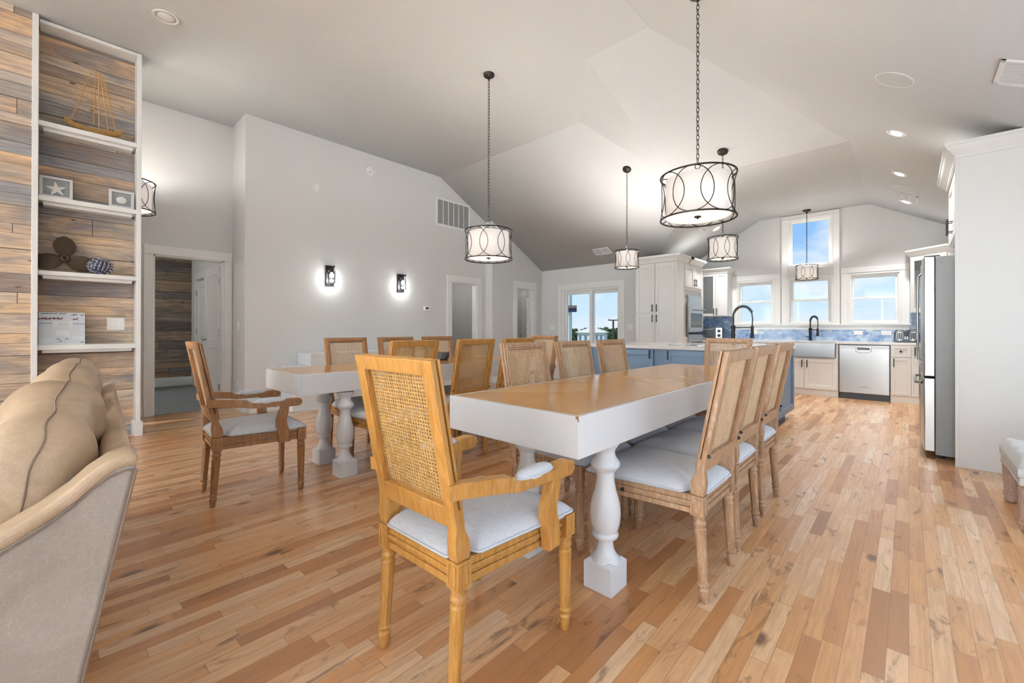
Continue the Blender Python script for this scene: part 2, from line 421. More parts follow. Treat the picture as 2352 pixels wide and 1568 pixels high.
def wall_y(mb, y, th, x0, x1, z1, holes=()):
    a, b = min(y, y + th), max(y, y + th); x = x0
    for xa, xb, za, zb in holes:
        if xa > x: mb.box(x, xa, a, b, 0, z1)
        if za > 0: mb.box(xa, xb, a, b, 0, za)
        if zb < z1: mb.box(xa, xb, a, b, zb, z1)
        x = xb
    if x < x1: mb.box(x, x1, a, b, 0, z1)
    return mb

# ------------------------------------------------------------------ room shell
XD, XS, XJ = -7.03, -6.447, -6.25       # door wall, sconce wall, jogged wall
YR, YJ, YS, YK = 1.751, 6.15, 7.764, 9.4  # return, jog, sliding-door wall, kitchen window wall
XR = 1.30
mb = MB().box(-7.15, XR + .1, -7.6, YK + .12, -.12, 0); struct('floor', mb, m_floor)

V1 = (-3.312, 4.96, 3.96); V2 = (-2.502, 3.84, 3.96); V3 = (-1.80, 3.83, 3.96); V4 = (-.487, 6.12, 3.235)
V5 = (-2.47, 6.295, 3.238); V6a = (-2.13, 6.12, 3.235); V6b = (-2.13, 6.305, 3.235)
z2 = 3.96 - .539 * (7.90 - 4.96); xv = -2.13 - (3.235 - z2) / .565
zr = 3.96 - .552 * (XR + .1 + 1.8)
cv = [V1, V2, V3, V4, V5, V6a, V6b, (-7.2, -7.6, 3.96), (-1.8, -7.6, 3.96), (-7.2, 4.96, 3.96), (-7.2, 7.90, z2), (xv, 7.90, z2), (xv, 9.52, z2), (-2.13, 9.52, 3.235), (-.487, 9.52, 3.235), (XR + .1, -7.6, zr), (XR + .1, 9.52, zr)]
cf = [(7, 8, 2, 1, 0, 9), (9, 0, 4, 6, 11, 10), (0, 1, 4), (1, 2, 3, 5, 4), (4, 5, 6), (5, 3, 14, 13, 6), (6, 13, 12, 11), (8, 15, 16, 14, 3, 2)]
mb = MB().add(cv, cf); ce = obj('ceiling', mb, m_ceil, ang=5); ce['kind'] = 'structure'
so = ce.modifiers.new('thick', 'SOLIDIFY'); so.thickness = .09; so.offset = 1
# orient all the ceiling faces downwards so that the thickness grows upwards
me = ce.data
bm = bmesh.new(); bm.from_mesh(me)
for f in bm.faces:
    if f.normal.z > 0: f.normal_flip()
bm.to_mesh(me); bm.free(); so.offset = -1

HOLE1 = (.886, 1.654, 0, 2.052)
struct('wall_left', wall_x(MB(), XD, -.12, -1.0, YR + .12, 3.97, (HOLE1,)), m_wall)
struct('wall_return', MB().box(XD, XS, YR, YR + .12, 0, 3.97), m_wall)
# sconce wall with the raked top
mb = MB()
def raked(mb, x, th, y0, y1, zb=0.0):
    a, b = min(x, x + th), max(x, x + th)
    def zt(y): return 3.97 if y <= 4.96 else 3.97 - .539 * (y - 4.96)
    ys = [y0] + [y for y in (4.96,) if y0 < y < y1] + [y1]
    poly = [(y0, zb), (y1, zb)] + [(y, zt(y)) for y in reversed(ys)]
    mb.prism(poly, 'x', a, b)
raked(mb, XS, -.12, YR + .12, 5.243); raked(mb, XS, -.12, 5.243, 5.899, 2.017); raked(mb, XS, -.12, 5.899, YJ)
struct('wall_sconce_side', mb, m_wall)
mb = MB(); raked(mb, XJ, -.32, YJ, 6.896); raked(mb, XJ, -.12, 6.896, 7.424, 2.01); raked(mb, XJ, -.12, 7.424, YS + .12)
struct('wall_hall_side', mb, m_wall)
mb = wall_y(MB(), YS, .12, XJ, -3.63, 2.47, ((-5.685, -4.235, 0, 1.97),)); struct('wall_patio_side', mb, m_wall)
mb = MB().box(-3.75, -3.63, YS + .12, YK, 0, 2.42); struct('wall_kitchen_left', mb, m_wall)
mb = MB()
def kz(x):
    if x < -2.13: return 3.245 - .565 * (-2.13 - x)
    if x < -.487: return 3.245
    return 3.245 - .552 * (x + .487)
WIN = ((-2.538, -1.867, 1.21, 2.063), (-1.663, -.975, 1.208, 2.073), (-.771, -.079, 1.209, 2.078))
xs = [-3.75, -2.538, -2.13, -1.867, -1.663, -.975, -.771, -.487, -.079, XR]
for a, b in zip(xs, xs[1:]):
    segs = [(0, None)]
    for (xa, xb, za, zb) in WIN:
        if a >= xa - 1e-6 and b <= xb + 1e-6:
            segs = [(0, za), (zb, None)]
            if xa == -1.663: segs = [(0, za), (zb, 2.270), (3.146, None)]
    for lo, hi in segs:
        top = [(b, kz(b)), (a, kz(a))] if hi is None else [(b, hi), (a, hi)]
        mb.prism([(a, lo), (b, lo)] + top, 'y', YK, YK + .12)
struct('wall_kitchen_window', mb, m_wall)
# right and back walls, with unseen openings and frames added to bring light in
struct('wall_right', wall_x(MB(), XR, .1, -7.6, YK + .12, 2.26, ((-5.6, 4.4, .3, 2.1),)), m_wall)
struct('wall_back', wall_y(MB(), -7.5, -.1, -6.2, XR + .1, 3.97, ((-5.5, -2.9, .25, 2.75), (-2.5, .7, .25, 2.75))), m_wall)
mb = MB()
for x0, x1 in ((-5.5, -2.9), (-2.5, .7)):
    mb.box(x0, x1, -7.56, -7.5, .25, .32); mb.box(x0, x1, -7.56, -7.5, 2.68, 2.75); mb.box(x0, x0 + .07, -7.56, -7.5, .32, 2.68); mb.box(x1 - .07, x1, -7.56, -7.5, .32, 2.68)
    mb.box((x0 + x1) / 2 - .04, (x0 + x1) / 2 + .04, -7.56, -7.5, .32, 2.68)
struct('window_5', mb, m_trim, .004)
# planked wall behind the shelves and the planked column beside it
struct('wall_planked', MB().box(-6.17, -6.03, -.08, .64, 0, 3.96), m_pallet)
struct('wall_planked_column', MB().box(-6.17, -5.80, -7.6, -.082, 0, 3.96), m_pallet)
struct('trim_1', MB().box(-5.86, -5.785, -.118, -.078, 0, 3.958), m_trim, .003)

def casing_x(n, x, y0, y1, z, inner, w=.10, hd=.115, out=.02, lintel=.02, z0=0.0):
    """door casing on the face of a wall x=const facing +x; y0,y1,z = the opening"""
    mb = MB()
    mb.box(x, x + out, y0 - w, y0, z0, z); mb.box(x, x + out, y1, y1 + w, z0, z)
    mb.box(x, x + out + .006, y0 - w - .006, y1 + w + .006, z, z + .012)
    mb.box(x, x + out + .003, y0 - w, y1 + w, z + .012, z + hd)
    mb.box(x - .12, x + .003, y0 - .001, y0 + .018, z0, z); mb.box(x - .12, x + .003, y1 - .018, y1 + .001, z0, z); mb.box(x - .12, x + .003, y0, y1, z - .018, z + .001)
    return struct('trim_%d' % n, mb, m_trim, .002)
casing_x(2, XD, .886, 1.654, 2.052, 0, .092)
casing_x(3, XS, 5.243, 5.899, 2.017, 0, .115, .125)
casing_x(4, XJ, 6.896, 7.424, 2.01, 0, .12, .145)
# baseboards
struct('baseboard_left', MB().box(XD, XD + .015, .2, .79, 0, .13).box(XD, XS, YR - .015, YR, 0, .13), m_trim, .003)
struct('baseboard_sconce', MB().box(XS, XS + .015, YR - .015, 5.12, 0, .13).box(XS, XS + .015, 6.02, YJ, 0, .13), m_trim, .003)
struct('baseboard_patio', MB().box(XJ, -5.80, YS - .015, YS, 0, .13).box(-4.12, -3.63, YS - .015, YS, 0, .13), m_trim, .003)
struct('baseboard_hall', MB().box(XJ, XJ + .015, YJ, 6.77, 0, .13).box(XJ, XJ + .015, 7.55, YS - .02, 0, .13), m_trim, .003)

# ------------------------------------------------------------------ windows on the kitchen wall
def kitchen_window(n, xa, xb, za, zb, double=True):
    r = thing('window_%d' % n, '', ''); del r['label']; del r['category']; r['kind'] = 'structure'
    y = YK
    f = MB()
    def fr(x0, x1, z0, z1, w, ya, yb):
        f.box(x0, x0 + w, ya, yb, z0, z1); f.box(x1 - w, x1, ya, yb, z0, z1); f.box(x0 + w, x1 - w, ya, yb, z0, z0 + w); f.box(x0 + w, x1 - w, ya, yb, z1 - w, z1)
    fr(xa, xb, za, zb, .028, y - .024, y + .10); fr(xa + .028, xb - .028, za + .028, zb - .028, .02, y + .0, y + .10)
    obj('window_frame', f, m_trim, r, .003)
    a, b, c, d = xa + .048, xb - .048, za + .03, zb - .045
    if double:
        mid = 1.648
        for nm, lo, hi, yy in (('lower_sash', c, mid + .012, y + .015), ('upper_sash', mid - .012, d, y + .05)):
            f = MB(); fr(a, b, lo, hi, .03 if nm[0] == 'l' else .036, yy, yy + .03); s_ = obj(nm, f, m_trim, r, .003)
            obj('pane', MB().box(a + .03, b - .03, yy + .012, yy + .016, lo + .03, hi - .03), m_glass, s_)
        f = MB()
        for k in (.33, .67):
            xx = a + (b - a) * k; f.box(xx - .028, xx + .028, y + .012, y + .045, mid + .012, mid + .02); f.box(xx - .02, xx + .035, y + .018, y + .03, mid + .02, mid + .032)
        obj('sash_lock', f, m_nickel, r, .002)
    else:
        f = MB(); fr(a, b, c, d, .022, y + .03, y + .06); s_ = obj('sash', f, m_trim, r, .003)
        obj('pane', MB().box(a + .02, b - .02, y + .042, y + .046, c + .02, d - .02), m_glass, s_)
    return r
for i, (xa, xb, za, zb) in enumerate(WIN): kitchen_window(i + 1, xa, xb, za, zb)
kitchen_window(4, -1.663, -.975, 2.270, 3.146, False)
mb = MB()
y = YK - .022
mb.box(-2.621, -2.538, y, YK, 1.195, 2.075); mb.box(-1.867, -1.776, y, YK, 1.195, 2.075); mb.box(-2.621, -1.776, y - .004, YK, 2.085, 2.168); mb.box(-2.627, -1.77, y - .012, YK, 2.072, 2.087); mb.box(-2.538, -1.867, y, YK, 2.063, 2.075)
struct('trim_5', mb, m_trim, .003)
mb = MB(); mb.box(-1.758, -1.663, y, YK, 1.195, 3.16); mb.box(-.975, -.884, y, YK, 1.195, 3.16); mb.box(-1.758, -.884, y - .004, YK, 3.15, 3.225); mb.box(-1.764, -.878, y - .01, YK, 3.14, 3.152)
struct('trim_6', mb, m_trim, .003)
struct('trim_9', MB().box(-1.663, -.975, y + .006, YK, 2.073, 2.270), m_wall, .003)
mb = MB(); mb.box(-.864, -.771, y, YK, 1.195, 2.085); mb.box(-.079, .012, y, YK, 1.195, 2.085); mb.box(-.864, .012, y - .004, YK, 2.097, 2.182); mb.box(-.87, .02, y - .012, YK, 2.083, 2.098)
struct('trim_7', mb, m_trim, .003)
mb = MB(); mb.box(-2.64, .03, YK - .05, YK, 1.187, 1.205); mb.box(-2.62, .015, YK - .02, YK, 1.11, 1.187)
struct('trim_8', mb, m_trim, .003)
struct('wall_backsplash', MB().box(-2.61, .02, YK - .008, YK, .90, 1.11).box(-3.63, -2.61, YK - .008, YK, .90, 1.375).box(.02, XR, YK - .008, YK, .90, 1.375).box(-3.63, -3.622, 8.37, YK - .008, .90, 1.375), m_tile)

# ------------------------------------------------------------------ patio door
def patio():
    r = thing('door_1', '', ''); del r['label']; del r['category']; r['kind'] = 'structure'
    y = YS
    f = MB(); f.box(-5.685, -5.61, y - .01, y + .12, 0, 1.97); f.box(-4.285, -4.235, y - .01, y + .12, 0, 1.97); f.box(-5.61, -4.285, y - .01, y + .12, 1.93, 1.97); f.box(-5.61, -4.285, y + .0, y + .12, 0, .04)
    obj('door_frame', f, m_trim, r, .004)
    for nm, a, b, yy in (('sliding_panel', -5.61, -4.90, y + .02), ('fixed_panel', -4.935, -4.285, y + .065)):
        f = MB(); w = .072 if nm[0] == 's' else .05
        f.box(a, a + w, yy, yy + .035, .04, 1.93); f.box(b - w, b, yy, yy + .035, .04, 1.93); f.box(a + w, b - w, yy, yy + .035, 1.865, 1.93); f.box(a + w, b - w, yy, yy + .035, .04, .14)
        s_ = obj(nm, f, m_trim, r, .004)
        obj('pane', MB().box(a + w, b - w, yy + .015, yy + .02, .14, 1.865), m_glass, s_)
        if nm[0] == 's': obj('door_handle', MB().box(a + .022, a + .045, yy - .03, yy, .95, 1.16), m_plastic, s_, .006)
patio()
mb = MB(); mb.box(-5.775, -5.685, YS - .02, YS, 0, 1.97); mb.box(-4.235, -4.135, YS - .02, YS, 0, 1.97); mb.box(-5.781, -4.129, YS - .026, YS, 1.97, 1.984); mb.box(-5.775, -4.135, YS - .023, YS, 1.984, 2.10)
struct('trim_10', mb, m_trim, .003)

# ------------------------------------------------------------------ rooms behind the doorways
def bedroom():
    x0, x1, y0, y1 = -10.4, XD - .12, -.9, 1.90
    struct('floor_bedroom', MB().box(x0 - .1, x1 + .12, y0, y1, -.1, .006), m_carpet)
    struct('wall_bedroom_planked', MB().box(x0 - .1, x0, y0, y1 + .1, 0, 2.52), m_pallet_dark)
    # right-hand wall of the bedroom with a closet door
    struct('wall_bedroom_right', wall_y(MB(), y1, .1, x0, x1, 2.62, ((-9.98, -9.30, 0, 2.03), (-8.95, -8.25, 0, 2.03))), m_wall)
    struct('wall_bedroom_left', MB().box(x0, x1, y0 - .1, y0, 0, 2.62), m_wall)
    struct('wall_bedroom_back', MB().box(x0 - .1, x0, y0, y1, 2.52, 2.62), m_wall)
    struct('ceiling_bedroom', MB().box(x0 - .1, x1, y0, y1 + .1, 2.60, 2.68), m_ceil)
    struct('trim_11', MB().box(x0, x0 + .03, y0, y1, 2.50, 2.56), m_trim, .004)
    struct('baseboard_bedroom', MB().box(x0, x0 + .02, y0, y1, 0, .17), m_trim, .004)
    # casings of the closet openings
    mb = MB()
    for a, b in ((-9.98, -9.30), (-8.95, -8.25)):
        mb.box(a - .09, a, y1 - .02, y1, 0, 2.03); mb.box(b, b + .09, y1 - .02, y1, 0, 2.03); mb.box(a - .09, b + .09, y1 - .024, y1, 2.03, 2.15)
    struct('trim_12', mb, m_trim, .003)
    struct('wall_closet', MB().box(-9.1, -8.1, y1 + .7, y1 + .75, 0, 2.62).box(-9.15, -9.1, y1 + .1, y1 + .75, 0, 2.62).box(-8.1, -8.05, y1 + .1, y1 + .75, 0, 2.62), m_grey)
    def leaf(name, loc, rz, w, h=2.0):
        r = thing(name, '', ''); del r['label']; del r['category']; r['kind'] = 'structure'; r.location = loc; r.rotation_euler = (0, 0, rz)
        f = MB(); t = .018
        f.box(0, .1, -t, t, .01, h); f.box(w - .1, w, -t, t, .01, h); f.box(.1, w - .1, -t, t, h - .12, h); f.box(.1, w - .1, -t, t, .01, .2); f.box(.1, w - .1, -t, t, .82, .96)
        f.box(.1, w - .1, -t * .45, t * .45, .2, h - .12)
        obj('door_leaf', f, m_trim, r, .004)
        k = MB()
        for s_ in (-1, 1):
            k.lathe([(.028, 0), (.028, .006), (.010, .012), (.010, .035), (.026, .045), (.028, .058), (.018, .068)], (w - .06, 0, .95), 16, axis='y') if s_ > 0 else k.lathe([(.028, 0), (.028, -.006), (.010, -.012), (.010, -.035), (.026, -.045), (.028, -.058), (.018, -.068)], (w - .06, 0, .95), 16, axis='y')
        obj('door_knob', k, m_nickel, r)
        hg = MB()
        for z in (.28, 1.05, 1.78): hg.box(-.008, .004, -.045, .02, z - .045, z + .045); hg.lathe([(.007, z - .045), (.007, z + .045)], (-.008, -.02, 0), 8)
        obj('door_hinge', hg, m_nickel, r)
        return r
    leaf('door_2', (XD - .13, 1.635, 0), R(180), .74)
    leaf('door_3', (-9.975, 1.93, 0), R(0), .67)
    leaf('door_4', (XJ - .125, 7.40, 0), R(145), .50)
bedroom()
def back_room(n, x, y0, y1, dep, m, zc=2.5):
    struct('wall_%s_rear' % n, MB().box(x - dep - .05, x - dep, y0, y1, 0, zc), m)
    struct('wall_%s_sides' % n, MB().box(x - dep, x, y0 - .05, y0, 0, zc).box(x - dep, x, y1, y1 + .05, 0, zc), m)
    struct('ceiling_%s' % n, MB().box(x - dep - .05, x, y0 - .05, y1 + .05, zc, zc + .05), m_ceil)
    struct('floor_%s' % n, MB().box(x - dep, x, y0, y1, -.05, .001), m_floor)
back_room('bathroom', XS - .13, 4.75, 6.35, 1.6, m_grey)
back_room('pantry', XJ - .13, 6.62, 7.85, 1.3, m_wall)
def point(name, loc, e, col=(1, .95, .88), r=.12):
    l = bpy.data.lights.new(name, 'POINT'); l.energy = e; l.color = col; l.shadow_soft_size = r
    o = bpy.data.objects.new(name, l); C.objects.link(o); o.location = loc
point('bedroom_light', (-8.9, -.2, 2.2), 9); point('bathroom_light', (-7.3, 5.4, 2.2), 3.5); point('pantry_light', (-7.0, 7.2, 2.2), 1.0)  # fill lamps added without fixtures to brighten the rooms behind the doorways
# white vanity edge and towel seen through the bathroom doorway
v = thing('bathroom_vanity', 'white vanity with grey base just inside the middle doorway', 'vanity', (0, 0, 0))
obj('vanity_top', MB().box(-8.10, -7.15, 5.02, 5.40, .86, .94), m_quartz, v, .004); obj('vanity_base', MB().box(-8.08, -7.17, 5.04, 5.37, .002, .86), m_grey, v, .004)
tag(obj('mirror_frame', MB().box(-8.12, -8.08, 5.0, 5.35, 1.15, 1.95), m_trim, None, .004), 'white panel on the wall inside the middle doorway', 'wall panel')

# ornate pedestal in the bedroom
p = thing('pedestal', 'white carved pedestal table on the bedroom carpet seen through the left doorway', 'pedestal table', (-9.75, .98, .006))
fl = lambda a, z: 1 + .05 * math.cos(14 * a + z * 30)
obj('pedestal_column', MB().lathe([(.17, 0), (.17, .03), (.15, .05), (.12, .10), (.10, .18), (.12, .30), (.155, .46), (.165, .56), (.14, .66), (.12, .70)], seg=56, flute=fl), m_trim, p)
obj('pedestal_top', MB().lathe([(.12, .70), (.20, .72), (.215, .74), (.215, .765), (.20, .775)], seg=40), m_trim, p, .003)

# ------------------------------------------------------------------ cane-back chairs
BY, BZ, TY, TZ = -.266, .53, -.362, 1.022
BL = math.hypot(TY - BY, TZ - BZ); DY, DZ = (TY - BY) / BL, (TZ - BZ) / BL; NY, NZ = DZ, -DY
def tilt(x, w, d): return (x, BY + w * DY + d * NY, BZ + w * DZ + d * NZ)
CACHE = {}
def share(key, fn):
    if key not in CACHE: CACHE[key] = fn()
    return CACHE[key]
def chair_cane():
    w0, w1, x1 = .058, BL - .040, .164
    nx, nw = 25, 34; cx = 2 * x1 / nx; cw = (w1 - w0) / nw
    vs = []; fs = []; cor = {}
    for j in range(nw + 1):
        for i in range(nx + 1): cor[i, j] = len(vs); vs.append(tilt(-x1 + i * cx, w0 + j * cw, .024))
    for j in range(nw):
        for i in range(nx):
            mx, mw = -x1 + (i + .5) * cx, w0 + (j + .5) * cw; o8 = []
            for k in range(8):
                a = PI / 8 + k * PI / 4; o8.append(len(vs)); vs.append(tilt(mx + .31 * cx * math.cos(a) * 1.08, mw + .31 * cw * math.sin(a) * 1.08, .024 + (.0012 if k % 2 else -.0006)))
            c = [cor[i + 1, j + 1], cor[i, j + 1], cor[i, j], cor[i + 1, j]]   # NE NW SW SE
            # octagon vertices: 0 E-ne,1 N-ne,2 N-nw,3 W-nw,4 W-sw,5 S-sw,6 S-se,7 E-se
            fs += [(c[0], o8[1], o8[0]), (c[0], c[1], o8[2], o8[1]), (c[1], o8[3], o8[2]), (c[1], c[2], o8[4], o8[3]), (c[2], o8[5], o8[4]), (c[2], c[3], o8[6], o8[5]), (c[3], o8[7], o8[6]), (c[3], c[0], o8[0], o8[7])]
    return vs, fs
def chair_outline(fw, bw, yf, yb, r=.03, notch=True):
    pts = [(-fw, yf), (-bw, -.175), (-.158, -.195), (-.158, yb), (.158, yb), (.158, -.195), (bw, -.175), (fw, yf)] if notch else [(-fw, yf), (-bw, yb), (bw, yb), (fw, yf)]
    out = []; n = len(pts)
    for i in range(n):
        p, a, b = Vector(pts[i]), Vector(pts[i - 1]), Vector(pts[(i + 1) % n])
        rr = min(r if i in (0, n - 1) else .012, (a - p).length * .45, (b - p).length * .45)
        p0 = p + (a - p).normalized() * rr; p1 = p + (b - p).normalized() * rr
        for k in range(4):
            t = k / 3; q = p0 * (1 - t) ** 2 + p * 2 * t * (1 - t) + p1 * t * t; out.append((q.x, q.y))
        # subdivide the long edge
        for k in range(1, 5):
            e0 = p1; e1 = b + (p - b).normalized() * min(r if (i + 1) % n in (0, n - 1) else .012, (b - p).length * .45); q = e0.lerp(e1, k / 5); out.append((q.x, q.y))
    return out
def leg_mesh(mb, sx, front):
    x, y = (.232 * sx, .238) if front else (.186 * sx, -.240)
    sh = 0.0 if front else -.022
    prof = [(.012, 0), (.0155, .004), (.0205, .045), (.022, .052), (.0175, .060), (.0175, .064), (.0225, .070), (.0225, .078), (.0185, .082), (.019, .095), (.0235, .285), (.0245, .295), (.0205, .300), (.0205, .306), (.0255, .314), (.0255, .322), (.0215, .328), (.0215, .333), (.024, .342), (.0245, .350)]
    def fl(a, z): return 1.0 if z < .09 or z > .29 else 1 - .10 * (math.cos(8 * a) > .3)
    b = MB(); b.lathe(prof, (0, 0, 0), 32, fl)
    b.v = [(px + x, py + y + sh * (1 - pz / .35), pz) for px, py, pz in b.v]
    mb.add(b.v, b.f)
    s = .0265
    mb.box(x - s, x + s, y - s, y + s, .350, .430)
    # raised panels on the block faces
    if front:
        for k in range(8):
            a = k * PI / 4; mb.lathe([(.0075, 0), (.006, .003), (.001, .004)], (x + .010 * math.cos(a) * .9, 0, .392 + .012 * math.sin(a)), 8, axis='y')
            for i in range(len(mb.v) - 24, len(mb.v)): px, py, pz = mb.v[i]; mb.v[i] = (px, y + s - .002 + py, pz)
            mb.lathe([(.0075, 0), (.006, .003), (.001, .004)], (0, y + .010 * math.cos(a), .392 + .012 * math.sin(a)), 8, axis='x')
            for i in range(len(mb.v) - 24, len(mb.v)): px, py, pz = mb.v[i]; mb.v[i] = (x + sx * (s - .002 + px), py, pz)
    else:
        for a0, a1, b0, b1 in ((-.018, -.014, .358, .422), (.014, .018, .358, .422), (-.018, .018, .358, .362), (-.018, .018, .418, .422)):
            mb.box(x + a0, x + a1, y - s - .002, y - s, b0, b1); q = x + sx * s; mb.box(min(q, q + sx * .002), max(q, q + sx * .002), y + a0, y + a1, b0, b1)
    return mb
def make_chair(label, wood, canem, arms, loc, rz, group):
    wn = wood.name
    r = thing('cane_back_armchair' if arms else 'cane_back_chair', label, 'chair', loc, rz, group)
    for sx in (-1, 1):
        for fr in (True, False): obj('leg', leg_mesh(MB(), sx, fr), wood, r, .0012, seg=1)
    # seat frame
    b = MB()
    for z0, z1, o_ in ((.352, .374, .0), (.374, .388, -.006), (.388, .402, .002), (.402, .421, -.003), (.421, .428, .001)):
        f = .240 + o_; k = .196 + o_; b.prism([(-f, .252 + o_), (-k, -.258 - o_), (k, -.258 - o_), (f, .252 + o_)], 'z', z0, z1)
    obj('seat_frame', b, wood, r, .002)
    for xq in (.2325, -.2365):
        if not arms: obj('bolt_cap', MB().lathe([(.009, 0), (.009, .002), (.006, .003)], (xq, .08, .385), 12, axis='x'), m_slot, r)
    # cushion
    ol = chair_outline(.252, .208, .268, -.262); rings = []
    ctr = (0, .02)
    for z, s in ((.426, .985), (.430, 1.0), (.438, 1.006), (.447, 1.0), (.455, .975), (.465, .93), (.475, .85), (.483, .70), (.488, .5), (.490, .25), (.4905, .02)):
        rings.append([(ctr[0] + (x - ctr[0]) * s, ctr[1] + (y - ctr[1]) * s, z - (.006 if s > .8 and y > .1 else 0)) for x, y in ol])
    cu = obj('seat_cushion', MB().loft(rings), m_fabric, r, ang=60)
    b = MB(); b.tube([(x * 1.012, .02 + (y - .02) * 1.012, .436) for x, y in ol], .0048, 6, True); obj('piping', b, m_fabric, cu, ang=80)
    # back posts and frame
    b = MB()
    for sx in (-1, 1):
        xa, xb = sorted((sx * .166, sx * .204))
        poly = [(-.262, .430), (-.214, .430), (-.208, .452), (-.212, .485), (-.228, .515)] + [tilt(0, .05, .030)[1:], tilt(0, .05, .002)[1:], tilt(0, 0, 0)[1:], (-.270, .49), (-.268, .455)]
        b.prism(poly, 'x', xa, xb)
        # outward shoulders
    def frame(x1, w0, w1, m, mb_, mt, d0, d1):
        f = tilt
        b.box(-x1, -x1 + m, w0, w1, d0, d1, f); b.box(x1 - m, x1, w0, w1, d0, d1, f); b.box(-x1 + m, x1 - m, w1 - mt, w1, d0, d1, f); b.box(-x1 + m, x1 - m, w0, w0 + mb_, d0, d1, f)
    frame(.206, -.005, BL, .046, .066, .046, 0, .018)
    frame(.200, .0, BL - .005, .040, .060, .040, .018, .024)
    frame(.204, .0, BL - .002, .042, .062, .042, .026, .036)
    frame(.192, .008, BL - .012, .022, .022, .022, .036, .043)
    bf = obj('back_frame', b, wood, r, .003)
    vs, fs = share('canegeo', chair_cane)
    key = 'cane' + canem.name
    if CACHE.get(key) is None:
        m2 = bpy.data.meshes.new('cane_panel'); m2.from_pydata(vs, [], fs); m2.materials.append(canem); CACHE[key] = m2
    cp = bpy.data.objects.new('cane_panel', CACHE[key]); C.objects.link(cp); cp.parent = r
    sol = cp.modifiers.new('thick', 'SOLIDIFY'); sol.thickness = .0022
    if not arms:
        for sx in (-1, 1): obj('back_bolt_cap', MB().lathe([(.008, 0), (.008, .003)], (sx * .206 - (.003 if sx > 0 else 0), -.285, .60), 10, axis='x'), m_slot, r)
    if arms:
        for sx in (-1, 1):
            b = MB()
            pts = [(.200, -.292, .644), (.214, -.255, .647), (.236, -.17, .640), (.248, -.095, .630), (.252, -.068, .617), (.254, .02, .614), (.256, .10, .612), (.257, .128, .612), (.257, .145, .6135), (.257, .205, .614)]
            ws = [.030, .036, .040, .044, .046, .048, .048, .046, .044, .044]; hs = [.044, .046, .046, .047, .034, .032, .032, .034, .052, .052]
            b.rect_sweep([(p[0] * sx, p[1], p[2]) for p in pts], ws, hs, side=(1, 0, 0))
            b.lathe([(.012, -.023), (.025, -.022), (.026, .022), (.012, .023)], (.257 * sx, .207, .6145), 24, axis='x')
            sp = []
            for k in range(46):
                a = k * .32; rr = .0205 - .00040 * k
                sp.append((sx * .2805, .207 + rr * math.cos(a), .6145 + rr * math.sin(a)))
            b.tube(sp, .0018, 5)
            b.tube([(sx * .2775, .045, .640), (sx * .2785, .035, .620), (sx * .278, .05, .600), (sx * .276, .075, .590)], .0016, 5)
            ar = obj('armrest', b, wood, r, .003, ang=50)
            # padded top
            n = 28; rings = []
            for z, s in ((-.006, .98), (.000, 1.0), (.008, 1.0), (.016, .93), (.023, .75), (.027, .45), (.028, .05)):
                rings.append([(sx * .253 + .026 * s * math.copysign(abs(math.cos(2 * PI * k / n)) ** .8, math.cos(2 * PI * k / n)), .030 + .090 * s * math.copysign(abs(math.sin(2 * PI * k / n)) ** .9, math.sin(2 * PI * k / n)), .631 + z) for k in range(n)])
            q = MB().loft(rings); q.tube([(sx * .253 + .0265 * math.copysign(abs(math.cos(2 * PI * k / n)) ** .8, math.cos(2 * PI * k / n)), .030 + .0915 * math.copysign(abs(math.sin(2 * PI * k / n)) ** .9, math.sin(2 * PI * k / n)), .634) for k in range(n)], .0035, 6, True)
            obj('arm_pad', q, m_fabric, ar, ang=70)
            b = MB()
            sp = [(.257, .128, .600), (.257, .124, .570), (.257, .112, .535), (.254, .106, .500), (.251, .110, .465), (.250, .120, .430), (.250, .126, .395), (.250, .128, .352)]
            b.rect_sweep([(p[0] * sx, p[1], p[2]) for p in sp], [.040, .038, .036, .036, .036, .036, .036, .036], [.046, .050, .058, .062, .064, .066, .066, .066], side=(1, 0, 0))
            for dy in (-.018, .018): b.tube([(sx * (p[0] + .0185), p[1] + dy * 1.1, p[2]) for p in sp], .0022, 5)
            obj('arm_support', b, wood, r, .003)
    return r

G1 = 'dining chairs around the near table'; G2 = 'dining chairs around the far table'
a1 = make_chair('golden oak cane-back armchair in the foreground, its back to the camera', W_GOLD, CANE_G, True, (-1.165, 1.06, 0), R(1), G1)
a2 = make_chair('brown cane-back armchair seen from the side, at the near end of the far table', W_BROWN, CANE_L, True, (-3.335, .962, 0), R(-4), G2)
dup(a2, (-3.42, 3.96, 0), R(180), 'cane-back armchair at the distant head of the far table, mostly hidden', G2)
s1 = make_chair('weathered oak cane-back chair nearest the camera on the right side of the near table', W_LIGHT, CANE_L, False, (-.872, 2.0, 0), R(90), G1)
dup(s1, (-.895, 2.535, 0), R(90), 'weathered oak cane-back chair in the middle of the right side of the near table', G1)
dup(s1, (-.91, 3.11, 0), R(90), 'weathered oak cane-back chair on the right side of the near table, beside the island', G1)
for i, (x, y, a, lb) in enumerate(((-1.45, 2.045, -90, 'cane-back chair on the left side of the near table, nearest the camera of three'), (-1.46, 2.60, -90, 'cane-back chair on the left side of the near table, second of three'), (-1.46, 3.14, -90, 'cane-back chair on the left side of the near table, third, before the blue cabinets'), (-1.255, 4.03, 180, 'cane-back chair at the far head of the near table, below the island faucet'))):
    dup(s1, (x, y, 0), R(a), lb, G1)
w1 = make_chair('brown cane-back chair on the wall side of the far table, first from the left', W_BROWN, CANE_L, False, (-3.58, 1.91, 0), R(-90), G2)
dup(w1, (-3.58, 2.45, 0), R(-90), 'brown cane-back chair on the wall side of the far table, second from the left', G2)
dup(w1, (-3.60, 3.0, 0), R(-90), 'brown cane-back chair on the wall side of the far table, behind the dark bowl', G2)
